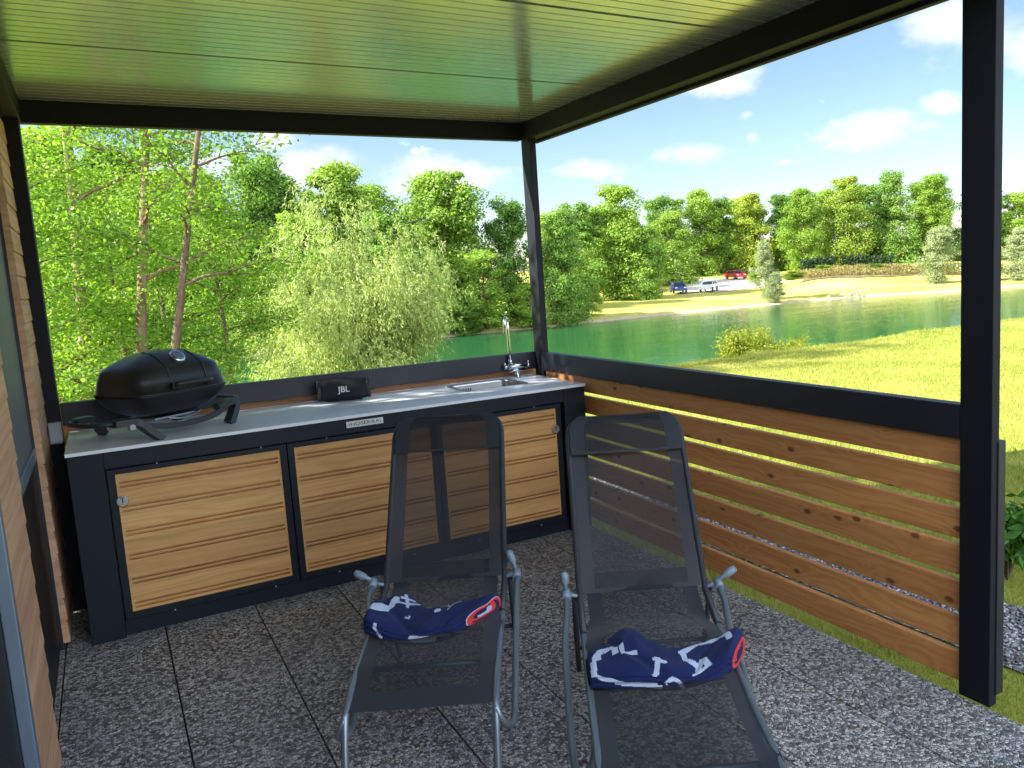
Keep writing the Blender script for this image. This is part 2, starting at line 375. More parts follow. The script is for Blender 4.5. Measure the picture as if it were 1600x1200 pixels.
t.set(col=t.mix(sh, scol, gcol), rough=.95, spec=.1, normal=t.bump(b, .8, .15)); m_far = t.m
t = MT('embankment_scrub'); v = t.coord(kind='Object'); b = t.noise(v, .9, 6, .75)
t.set(col=t.ramp(b, [(.3, (.06, .06, .02)), (.5, (.17, .12, .05)), (.7, (.20, .22, .04))]), rough=.95, normal=t.bump(b, 1, .4)); m_scrub = t.m
t = MT('pale_gravel'); v = t.coord(kind='Object'); b = t.noise(v, 2.2, 6, .75)
t.set(col=t.ramp(b, [(.3, (.42, .38, .32)), (.7, (.60, .56, .50))]), rough=.95, normal=t.bump(b, .6, .05)); m_lot = t.m
t = MT('grey_gravel'); v = t.coord(kind='Object'); vo = t.n('ShaderNodeTexVoronoi'); vo.inputs['Scale'].default_value = 38; t.l(v, vo.inputs[0])
sc2 = t.n('ShaderNodeSeparateColor'); t.l(vo.outputs['Color'], sc2.inputs[0])
t.set(col=t.ramp(sc2.outputs[0], [(0, (.12, .125, .14)), (.5, (.30, .31, .34)), (1, (.55, .55, .56))]), rough=.8, normal=t.bump(vo.outputs['Distance'], 1, -.03)); m_gravel = t.m
# water
t = MT('river_water'); v = t.coord((1, 1, 1)); a = t.noise(t.coord((.30, 2.0, 1), rot=(0, 0, .45)), 1.5, 4, .55); b = t.noise(t.coord((.08, .22, 1), rot=(0, 0, .3)), 1, 3, .5)
d = t.noise(v, .04, 3)
t.set(col=t.mix(d, (.012, .085, .030), (.026, .125, .042)), rough=.025, spec=.5, normal=t.bump(t.math('ADD', a, t.math('MULTIPLY', b, 2.0)), .20, .09)); t.p.inputs['IOR'].default_value = 1.33; m_water = t.m

# ---------------------------------------------------------------- terrain
def ysh(x): return float(np.interp(x, [-200, 5, 30, 60, 75, 85, 96, 140, 300], [56, 58, 60, 62, 62, 56, 54, 46, 30]))
def terr(x, y):
    tt = y-ysh(x)
    A = np.interp(tt, [-5, 0, 3, 22, 28, 42, 60, 80, 300], [-4.2, -3.5, -3.0, -2.55, -2.3, -1.4, -.1, .6, 2])
    B = np.interp(tt, [-5, 0, 2, 12, 26, 34, 60, 300], [-4.2, -3.5, -2.9, -2.5, -.9, -.3, .5, 2])
    s = min(1, max(0, (x-.97*y+5)/20)); s = s*s*(3-2*s)
    return float(A*(1-s)+B*s)
def grid(name, xs, ys_, fz, mat, kind='structure', rough=0):
    nx, ny = len(xs), len(ys_)
    V = np.array([(x, y, fz(x, y)) for y in ys_ for x in xs]); F = []
    for j in range(ny-1):
        for i in range(nx-1): F.append((j*nx+i, j*nx+i+1, (j+1)*nx+i+1, (j+1)*nx+i))
    o = link(name, quads_mesh(name, V, np.array(F), True), None, [mat]); tag(o, kind=kind); return o
def bankz(x, y):
    z = float(np.interp(y, [-400, -2, 0, 6.3, 7.2, 8.5, 13, 19, 24], [-.35, -.14, -.14, -.17, -.28, -.8, -2.4, -3.7, -4.4]))
    z += .035*noise.noise(Vector((x*.35, y*.35, 0)))*(1 if y > 1.5 else .3)
    if y > 6: z += .10*noise.noise(Vector((x*1.3, y*1.3, 3)))
    return z
xs = list(np.linspace(-400, -20, 12))+list(np.arange(-18, 40, .5))+list(np.linspace(41, 400, 24))
yl = list(np.linspace(-400, -12, 12))+list(np.arange(-10, 24.1, .4))
lawn = grid('ground', xs, yl, bankz, m_lawn); tag(lawn, 'sunlit yellow-green lawn running down to the river', 'lawn')
xs = list(np.linspace(-400, -30, 12))+list(np.arange(-27, 180, 1.5))+list(np.linspace(185, 900, 20))
yf = list(np.arange(28, 140, 1.2))+list(np.linspace(145, 1500, 24))
grid('far_bank', xs, yf, lambda x, y: terr(x, y)+.12*noise.noise(Vector((x*.3, y*.3, 0))), m_far)
me = quads_mesh('river', np.array([(-500, 14, -3.4), (900, 14, -3.4), (900, 70, -3.4), (-500, 70, -3.4)], float), np.array([[0, 1, 2, 3]]))
tag(link('river', me, None, [m_water]), kind='structure')
def drape(name, poly, mat, dz=.05, res=28):
    """flat patch draped over the far bank (bilinear quad, four corners)"""
    P = [Vector((*p, 0)) for p in poly]; V = []; F = []
    for j in range(res+1):
        for i in range(res+1):
            u, vv = i/res, j/res
            p = P[0]*(1-u)*(1-vv)+P[1]*u*(1-vv)+P[2]*u*vv+P[3]*(1-u)*vv
            e = math.sin(u*PI)*math.sin(vv*PI)
            p += Vector((noise.noise(p*.2), noise.noise(p*.2+Vector((9, 9, 9))), 0))*1.5
            V.append((p.x, p.y, terr(p.x, p.y)+dz+.12*noise.noise(Vector((p.x*.3, p.y*.3, 0)))))
    for j in range(res):
        for i in range(res): a = j*(res+1)+i; F.append((a, a+1, a+res+2, a+res+1))
    return tag(link(name, quads_mesh(name, np.array(V), np.array(F), True), None, [mat]), kind='structure')
drape('parking_area', [(66.5, 85.0), (84, 82), (91, 99), (80, 103)], m_lot, .10)
drape('embankment', [(83.0, 78.5), (112, 62.5), (116, 73.0), (94, 93)], m_scrub, .10, 48)

# ---------------------------------------------------------------- deck
def deck():
    mb = MB(); p = .4
    x = -.004; ix = 0
    yy0 = .16
    xs_ = [-.0]+[-.365-.405*i for i in range(0, 14)]
    for i in range(len(xs_)-1):
        for j in range(20):
            y1 = yy0-j*.405; y0 = y1-.405
            if xs_[i] < -2.7 and y1 < -6: continue
            dz = random.uniform(-.0012, .0012)
            mb.box(xs_[i+1]+.003, y0+.0012, -.05, xs_[i]-.003, y1-.0012, dz, .002)
    o = mb.build('deck_paving', m_pave); tag(o, kind='structure')
    b = MB().box(-5.6, -8, -.3, -.012, .155, -.012).build('deck_base', paint('dark_joint_sand', (.03, .03, .032), .9)); tag(b, kind='structure')
deck()

# ---------------------------------------------------------------- pergola
PX0 = -2.77
pg = thing('pergola', 'anthracite metal pergola with ribbed roof standing over the paved terrace', 'pergola')
def post(x0, y0, x1, y1, z1=2.44):
    mb = MB().box(x0, y0, 0.002, x1, y1, z1, .003); return mb.build('post', m_beam, pg)
post(0, 0, .045, .12)
post(-2.80, 0.002, -2.717, .12)
pr = MB().box(0, -3.18, .002, .042, -3.062, 2.44, .003)
pr.build('post', m_beam, pg)
MB().box(.030, -3.186, .04, .070, -3.055, .94, .003).build('post_casing', m_anth, pg)
mb = MB(); mb.box(.001, -3.18, 2.44, .10, .118, 2.60, .003); mb.box(.085, -3.18, 2.425, .12, .118, 2.4395, .002); mb.build('side_beam', m_beam, pg)
MB().box(PX0, .105, 2.44, -.001, .165, 2.60, .003).build('back_beam', m_beam, pg)
MB().box(PX0-.05, -3.18, 2.44, PX0+.06, .103, 2.60, .003).build('side_beam', m_beam, pg)
MB().box(PX0+.062, -3.27, 2.40, -.001, -3.185, 2.62, .003).build('front_beam', m_beam, pg)
# ribbed soffit: a real profile running along X
mb = MB(); y = .10; prof = []
k = 0
while y > -3.18:
    if k % 16 == 0 and k > 0:
        prof += [(y, 2.55), (y-.001, 2.61), (y-.023, 2.61), (y-.024, 2.55)]; y -= .024
    else:
        prof += [(y, 2.55), (y-.0015, 2.564), (y-.0085, 2.564), (y-.010, 2.55)]; y -= .010
    y -= .056; k += 1
prof.append((-3.18, 2.55))
rows = [[(PX0+.061, a, b), (.0, a, b)] for a, b in prof]
mb.loft([[Vector(p) for p in r] for r in rows], cap=False, smooth=False, closed=False)
o = mb.build('ribbed_soffit', m_soffit, pg, recalc=False)
MB().box(PX0-.05, -3.27, 2.601, .13, .17, 2.70, .004).build('roof_panel', m_beam, pg)

# railings
rr = thing('wooden_railing', 'slatted wooden railing with a dark top rail along the lawn side of the terrace', 'railing', (0, 0, 0))
MB().box(.001, -3.060, .935, .052, -.002, 1.055, .003).build('top_rail', m_anth, rr)
mb = MB(); random.seed(3)
for i in range(7):
    z1 = .9445-.1325*i; z0 = z1-.108
    dx = random.uniform(-.001, .001)
    mb.box(.018+dx, -3.0595, z0, .046+dx, -.001, z1-(0 if i else .011), .004)
mb.build('slats', m_slat, rr)
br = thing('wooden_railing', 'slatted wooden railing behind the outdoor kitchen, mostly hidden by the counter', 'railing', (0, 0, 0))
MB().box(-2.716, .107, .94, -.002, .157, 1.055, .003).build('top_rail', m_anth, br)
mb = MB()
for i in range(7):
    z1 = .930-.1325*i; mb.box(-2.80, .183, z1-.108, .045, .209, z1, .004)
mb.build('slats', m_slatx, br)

# ---------------------------------------------------------------- outdoor kitchen
KX0, KX1, KYF, KYB = -2.69, -.014, -.547, .165
kt = thing('outdoor_kitchen', 'dark metal outdoor kitchen unit with three oak-coloured doors and a pale worktop', 'kitchen unit')
mb = MB()
mb.box(KX0, KYF, .002, -2.552, KYB-.01, .882, .002)             # end pillars
mb.box(-.16, KYF, .002, KX1, KYB-.01, .882, .002)
mb.box(-2.551, KYF, .805, -.161, KYF+.04, .882, .002)          # fascia
mb.box(-2.551, KYF+.03, .002, -.161, KYF+.05, .078, .001)      # plinth
mb.box(-2.551, KYF+.051, .002, -.161, KYF+.065, .80)           # inner back panel
mb.build('cabinet_body', m_anth2, kt)
# countertop with sink cut-out (frame of four slabs around a rounded hole)
def rrect(cx, cy, hx, hy, r, n=6):
    pts = []
    for sx, sy, a0 in ((1, 1, 0), (-1, 1, 90), (-1, -1, 180), (1, -1, 270)):
        for k in range(n+1):
            a = math.radians(a0+90*k/n); pts.append((cx+sx*(hx-r)+r*math.cos(a), cy+sy*(hy-r)+r*math.sin(a)))
    return pts
SX, SY, SHX, SHY = -.455, -.10, .205, .165
def slab_with_hole(x0, y0, x1, y1, z0, z1, hole, mats, name, parent):
    bm = bmesh.new()
    for z in (z0, z1):
        o_ = [bm.verts.new((a, b, z)) for a, b in ((x0, y0), (x1, y0), (x1, y1), (x0, y1))]
        h_ = [bm.verts.new((a, b, z)) for a, b in hole]
        es = [bm.edges.new((o_[i], o_[(i+1) % 4])) for i in range(4)]+[bm.edges.new((h_[i], h_[(i+1) % len(h_)])) for i in range(len(h_))]
        bmesh.ops.triangle_fill(bm, use_beauty=True, edges=es)
        if z == z0: lo = (o_, h_)
    for a, b in ((lo[0], o_), (lo[1], h_)):
        for i in range(len(a)): bm.faces.new((a[i], a[(i+1) % len(a)], b[(i+1) % len(a)], b[i]))
    bmesh.ops.recalc_face_normals(bm, faces=bm.faces[:])
    me = bpy.data.meshes.new(name); bm.to_mesh(me); bm.free(); return link(name, me, parent, mats)
slab_with_hole(KX0-.004, KYF-.008, KX1+.004, KYB, .884, .900, rrect(SX, SY, SHX, SHY, .05), [m_counter], 'worktop', kt)
# sink
def sink():
    mb = MB(); hole = rrect(SX, SY, SHX+.014, SHY+.014, .06); inn = rrect(SX, SY, SHX-.003, SHY-.003, .05)
    r = [[(a, b, .9008) for a, b in hole], [(a, b, .9030) for a, b in hole], [(a, b, .9030) for a, b in inn]]
    for z, k in ((.89, 0), (.80, .004), (.765, .012), (.757, .035)):
        r.append([(a, b, z) for a, b in rrect(SX, SY, SHX-.004-k, SHY-.004-k, .05)])
    r.append([(a, b, .755) for a, b in rrect(SX, SY, .02, .02, .019)])
    mb.loft([[Vector(p) for p in q] for q in r], cap=False); s_ = mb.build('sink', m_steel, kt)
    MB().lathe([(.038, 0), (.038, .003), (.03, .004), (.028, .001)], (SX, SY, .7562), 20).build('drain', m_chrome, s_)
    mb = MB()
    for i in range(4): mb.box(SX-.10+i*.016, SY+SHY-.0085, .845, SX-.094+i*.016, SY+SHY-.0065, .872)
    mb.build('overflow', m_ink, s_)
sink()
# faucet
FX, FY = -.155, .085
fc = thing('faucet', 'chrome two-lever faucet with tall swan-neck spout', 'faucet'); del fc['label'], fc['category']; fc.parent = kt
MB().lathe([(.026, 0), (.026, .006), (.017, .012), (.017, .048), (.022, .052)], (FX, FY, .9008), 20).build('base', m_chrome, fc)
mb = MB(); ax = Vector((.96, .02, 0)).normalized(); p0 = Vector((FX, FY, .975))
mb.tube([p0-ax*.068, p0-ax*.066, p0+ax*.066, p0+ax*.068], [.017, .021, .021, .017], 18); mb.tube([p0-ax*.072, p0+ax*.072], .012, 14)
mb.tube([p0-ax*.062+Vector((0, 0, -.028)), p0+ax*.062+Vector((0, 0, -.028))], .012, 14); mb.build('valve_body', m_chrome, fc)
for s_ in (-1, 1):
    mb = MB(); q = p0+ax*s_*.086
    mb.tube([q-ax*s_*.012, q+ax*s_*.010], [.018, .015], 14); mb.tube([q, q+Vector((0, -.004, .030))], [.006, .005], 8); mb.build('lever', m_chrome, fc)
rx = p0-ax*.045
pth = [rx+Vector((0, 0, .0)), rx+Vector((0, 0, .08)), rx+Vector((-.003, 0, .24)), rx+Vector((-.006, -.004, .285))]
for a in range(0, 190, 15):
    r_ = math.radians(a); pth.append(rx+Vector((-.026+.022*math.cos(r_)-.0, -.026*(1-math.cos(r_)), .29+.036*math.sin(r_))))
pth.append(rx+Vector((-.052, -.056, .225)))
MB().tube(pth, .0105, 12).build('spout', m_chrome, fc)
MB().tube([rx+Vector((0, 0, .018)), rx+Vector((0, 0, .05))], [.017, .014], 14).build('collar', m_chrome, fc)
# doors
def door(x0, x1, lock, k):
    d = thing('door', None, None); d.parent = kt
    z0, z1 = .083, .797; yf = KYF+.008; w_ = .032
    mb = MB(); mb.box(x0, yf, z0, x0+w_, yf+.022, z1, .0015); mb.box(x1-w_, yf, z0, x1, yf+.022, z1, .0015)
    mb.box(x0+w_, yf, z0, x1-w_, yf+.022, z0+w_, .0015); mb.box(x0+w_, yf, z1-w_+.008, x1-w_, yf+.022, z1, .0015)
    mb.build('door_frame', m_anth2, d)
    # panel with milled groove pairs: real profile in z
    a, b = z0+w_+.0005, z1-w_+.0075; py = yf+.006; prof = [(py, a)]
    z = b-.040; gl = []
    while z > a+.03: gl.append(z); gl.append(z-.020); z -= .1155
    for g in sorted(gl):
        prof += [(py, g-.0052), (py+.019, g-.0044), (py+.019, g+.0036), (py, g+.0052)]
    prof.append((py, b))
    mb = MB(); e = .012
    xa, xb = x0+w_+.0005, x1-w_-.0005
    mb.loft([[Vector((xa+e, p, q)), Vector((xb-e, p, q))] for p, q in prof], cap=False, smooth=False, closed=False)
    mb.box(xa, py, a, xa+e, py+.020, b); mb.box(xb-e, py, a, xb, py+.020, b); mb.box(xa+e, py+.0195, a, xb-e, py+.0215, b)
    mb.build('door_panel', m_oak, d)
    if lock is not None:
        mt = Matrix.Rotation(PI/2, 3, 'X'); lk = MB().lathe([(.026, 0), (.026, .004), (.023, .0065), (.0, .0065)][:3], (lock, py-.0005, .645), 26, mt).build('lock', m_steel, d)
        mb = MB(); mb.box(lock-.0025, py-.0085, .638, lock+.0025, py-.0068, .662); mb.box(lock-.009, py-.0085, .660, lock-.0026, py-.0068, .664); mb.box(lock+.0026, py-.0085, .660, lock+.009, py-.0068, .664); mb.build('keyhole', m_ink, lk)
doors = [(-2.546, -1.762, -2.497), (-1.757, -.972, None), (-.967, -.182, -.222)]
for k, (x0, x1, lock) in enumerate(doors): door(x0, x1, lock, k)
for i, x in enumerate((-2.34, -1.88, -1.56, -1.15, -.76, -.36)):
    for z in (.7995, .0805):
        mt = Matrix.Rotation(PI/2, 3, 'X'); s_ = MB().lathe([(.0035, 0), (.0035, .003), (.002, .005)], (x, KYF+.010, z), 8, mt).build('screw', m_white, kt)
# name plate
pl = MB().box(-1.457, KYF-.0035, .835, -1.262, KYF-.0005, .868, .001).build('name_plate', m_white, kt)
def text(body, size, loc, rot, mat, parent, name='lettering', ext=.0006, sx=1.0, bold=0):
    cu = bpy.data.curves.new('txt', 'FONT'); cu.body = body; cu.size = size; cu.align_x = 'CENTER'; cu.align_y = 'CENTER'; cu.extrude = ext; cu.offset = bold
    tmp = bpy.data.objects.new('txt', cu); C.objects.link(tmp)
    me = bpy.data.meshes.new_from_object(tmp.evaluated_get(bpy.context.evaluated_depsgraph_get()))
    bpy.data.objects.remove(tmp); me.name = name
    o = link(name, me, parent, [mat]); o.location = loc; o.rotation_euler = rot; o.scale = (sx, 1, 1); return o
text('\u2039HOSEKRA\u203a', .0245, (-1.3595, KYF-.0042, .8515), (PI/2, 0, 0), m_ink, pl, sx=1.42)

# ---------------------------------------------------------------- grill
GR = math.radians(31)
gr = thing('gas_grill', 'dark grey portable gas grill with round lid thermometer on the worktop end', 'grill', (-2.265, -.205, .9005), GR)
def ringse(a, b, z, n=48, e=4.6, arch=0, ar=0):
    pts = []
    for k in range(n):
        t_ = 2*PI*(k+.5)/n; c_, s_ = math.cos(t_), math.sin(t_)
        x = a*math.copysign(abs(c_)**(2/e), c_); y = b*math.copysign(abs(s_)**(2/e), s_)
        pts.append(Vector((x, y, z+arch*(1-(x/.27)**2))))
    return pts
mb = MB(); mb.loft([ringse(.155, .105, .095), ringse(.20, .145, .115), ringse(.245, .185, .16), ringse(.268, .203, .198), ringse(.272, .207, .203)])
mb.build('firebox', m_grill, gr)
mb = MB(); mb.loft([ringse(.276, .211, .2045), ringse(.276, .211, .212), ringse(.270, .205, .214), ringse(.262, .195, .258, arch=.006), ringse(.250, .180, .298, arch=.014), ringse(.240, .165, .308, arch=.018), ringse(.200, .112, .326, arch=.030), ringse(.15, .07, .334, arch=.040), ringse(.06, .03, .337, arch=.046)])
lid = mb.build('lid', m_grill, gr); lid.scale = (.965, 1, 1.12); lid.location = (0, 0, -.0245)
mb = MB()
for x in (-.085, .115):
    pts = []
    for (b_, z_, ar_) in ((.205, .214, 0), (.195, .258, .006), (.180, .298, .014), (.165, .308, .018), (.112, .326, .030), (.07, .334, .040), (.0, .337, .046)):
        pts.append(Vector((x, -b_, z_+ar_*(1-(x/.27)**2)+.0008)))
    mb.tube(pts, .0032, 6)
mb.build('lid_rib', m_grillframe, lid)
mb = MB(); mb.tube([(-.085, -.200, .236), (-.080, -.232, .240), (-.05, -.243, .243), (.09, -.243, .243), (.120, -.232, .240), (.125, -.200, .236)], .0115, 10); mb.box(-.095, -.226, .222, -.045, -.206, .250, .004); mb.build('lid_handle', m_black, lid)
th = MB(); th.mi = 0; mt = Matrix.Rotation(math.radians(38), 3, 'X'); th.lathe([(.036, 0), (.038, .012), (.033, .019), (.027, .0195)], (.018, -.122, .344), 24, mt)
tho = th.build('thermometer', m_chrome, lid)
MB().lathe([(.0265, .0196), (.0265, .0205), (.02, .021)], (.018, -.122, .344), 24, mt).build('dial', m_alu, tho)
# frame: two end legs, each a bent flat bar; curved cross bars; side handles
for s_ in (-1, 1):
    mb = MB()
    for yy in (-1, 1):
        pts = [(s_*.17, yy*.17, .088), (s_*.245, yy*.185, .112), (s_*.275, yy*.185, .108), (s_*.245, yy*.20, .055), (s_*.20, yy*.215, .004)]
        if s_ < 0: pts = [(s_*.36, yy*.15, .100), (s_*.30, yy*.165, .100), (s_*.255, yy*.17, .096), (s_*.225, yy*.195, .05), (s_*.185, yy*.225, .004)]
        P = smooth_path(pts, 1)
        rings = []
        for i, p in enumerate(P):
            tdir = (P[min(i+1, len(P)-1)]-P[max(i-1, 0)]).normalized(); side_ = Vector((0, 1, 0)); nn_ = tdir.cross(side_).normalized()
            rings.append([p+side_*.027+nn_*.015, p-side_*.027+nn_*.015, p-side_*.027-nn_*.015, p+side_*.027-nn_*.015])
        mb.loft(rings, smooth=False); mb.build('leg', m_grillframe, gr); mb = MB()
    mb.bm.free()
mb = MB()
for yy in (-1, 1):
    P = smooth_path([(-.235, yy*.19, .075), (-.15, yy*.20, .052), (0, yy*.203, .044), (.13, yy*.20, .055), (.215, yy*.19, .090)], 2); rings = []
    for p in P: rings.append([p+Vector((0, .006, .014)), p+Vector((0, -.006, .014)), p+Vector((0, -.006, -.014)), p+Vector((0, .006, -.014))])
    mb.loft(rings, smooth=False)
mb.build('cradle_bar', m_grillframe, gr)
mb = MB(); mb.tube(smooth_path([(-.33, -.15, .102), (-.40, -.13, .102), (-.43, -.06, .102), (-.43, .06, .102), (-.40, .13, .102), (-.33, .15, .102)], 2), .011, 8); mb.build('side_handle', m_black, gr)
mb = MB(); mb.tube(smooth_path([(.26, -.185, .113), (.315, -.16, .117), (.33, -.08, .117), (.33, .08, .117), (.315, .16, .117), (.26, .185, .113)], 2), .012, 8); mb.build('side_handle', m_grillframe, gr)
MB().box(-.12, -.10, .070, .13, .10, .082, .004).build('drip_tray', m_steel, gr)
mb = MB(); mb.tube([(-.30, -.185, .078), (-.30, -.205, .078)], [.016, .014], 12); mb.build('control_knob', m_boxgrey, gr)
mb = MB(); mb.tube(smooth_path([(-.06, -.12, .075), (0, -.13, .062), (.08, -.12, .070), (.13, -.1, .085)], 2), .006, 6); mb.build('gas_pipe', m_steel, gr)

# ---------------------------------------------------------------- portable speaker
spk = thing('portable_speaker', 'black cloth-covered cylindrical portable speaker on the worktop near the back rail', 'speaker', (-1.312, .022, .9675), math.radians(-14))
L2 = .150
mb = MB(); R0 = .062
rings = []
for x, r_ in ((-L2+.016, .048), (-L2+.022, .056), (-L2*.62, R0+.000), (-L2*.3, R0+.005), (0, R0+.006), (L2*.3, R0+.005), (L2*.62, R0+.000), (L2-.022, .056), (L2-.016, .048)):
    rings.append([Vector((x, r_*math.cos(2*PI*k/28)*1.0, r_*math.sin(2*PI*k/28)*1.02)) for k in range(28)])
mb.loft(rings); mb.build('body', m_spk, spk)
for s_ in (-1, 1):
    mb = MB(); mt = Matrix.Rotation(s_*PI/2, 3, 'Y'); mb.lathe([(.050, L2-.024), (.0590, L2-.020), (.0600, L2-.008), (.056, L2), (.048, L2), (.044, L2-.010), (.01, L2-.012)], (0, 0, 0), 28, mt); mb.build('end_cap', m_black, spk)
MB().box(-.10, -.012, -.067, .10, .012, -.058, .003).build('foot', m_black, spk)
text('JBL', .048, (0, -R0-.0066, .006), (PI/2, 0, 0), m_white, spk, name='logo', ext=.0012, bold=.0008)

# ---------------------------------------------------------------- mobile home
mh = thing('mobile_home', 'timber-clad mobile home wall along the left side of the terrace', 'mobile home')
def cladding(y0, y1, x, zt=2.42, z0=.03, th=.028):
    """shiplap: every board leans a little, real steps between boards"""
    mb = MB(); z = z0; random.seed(5)
    while z < zt:
        h = min(.104, zt-z); j = random.uniform(-.003, .003)
        p = [(x-th, z), (x-.002, z), (x, z+.004), (x-.004, z+h-.006), (x-.010, z+h-.0005), (x-th, z+h-.0005)]
        mb.loft([[Vector((a, y0+j, b)) for a, b in p], [Vector((a, y1, b)) for a, b in p]], smooth=False)
        z += h
    return mb.build('cladding', m_clad, mh)
cladding(-.50, -.0005, -2.772)
MB().box(-2.8415, -.4985, .0, -2.8005, -.0035, 2.42).build('jamb', m_anth, mh)
MB().box(-2.8415, -2.1985, .0, -2.8005, -1.6015, 2.42).build('jamb', m_anth, mh)
cladding(-2.20, -1.60, -2.772)
MB().box(-2.835, -1.598, .94, -2.812, -.502, 2.20, .002).build('blind_panel', m_shutter, mh)
MB().box(-2.835, -1.598, .02, -2.812, -.502, .885, .002).build('glass_pane', m_dglass, mh)
MB().box(-2.840, -1.598, .8855, -2.800, -.502, .9395, .003).build('handle_bar', m_alu, mh)
MB().box(-2.840, -1.598, 2.2005, -2.800, -.502, 2.42, .003).build('lintel', m_anth, mh)
MB().box(-2.80, -2.245, .0, -2.767, -2.2015, 2.38, .003).build('door_frame', m_alu, mh)
MB().box(-2.83, -3.9, .0, -2.80, -2.246, 2.38, .002).build('glass_door', m_dglass, mh)
MB().box(-6.6, -9.5, -.25, -2.842, -.004, 2.90, .01).build('wall', paint('mobile_home_wall', (.33, .30, .26), .8), mh)
cladding(-9.4, -3.905, -2.772)
MB().box(-6.9, -9.8, 2.901, -2.83, -.01, 3.05, .01).build('roof', m_anth, mh)
jb = thing('junction_box', 'small pale grey junction box on the wall corner beside the worktop', 'junction box', (-2.745, .02, .93))
MB().box(-.026, -.075, -.055, .030, -.018, .050, .006).build('housing', m_boxgrey, jb)
MB().box(-.022, -.081, -.049, .026, -.0755, .044, .004).build('lid', m_boxgrey, jb)
MB().box(.0, -.0182, -.02, .012, .03, .01).build('bracket', m_boxgrey, jb)

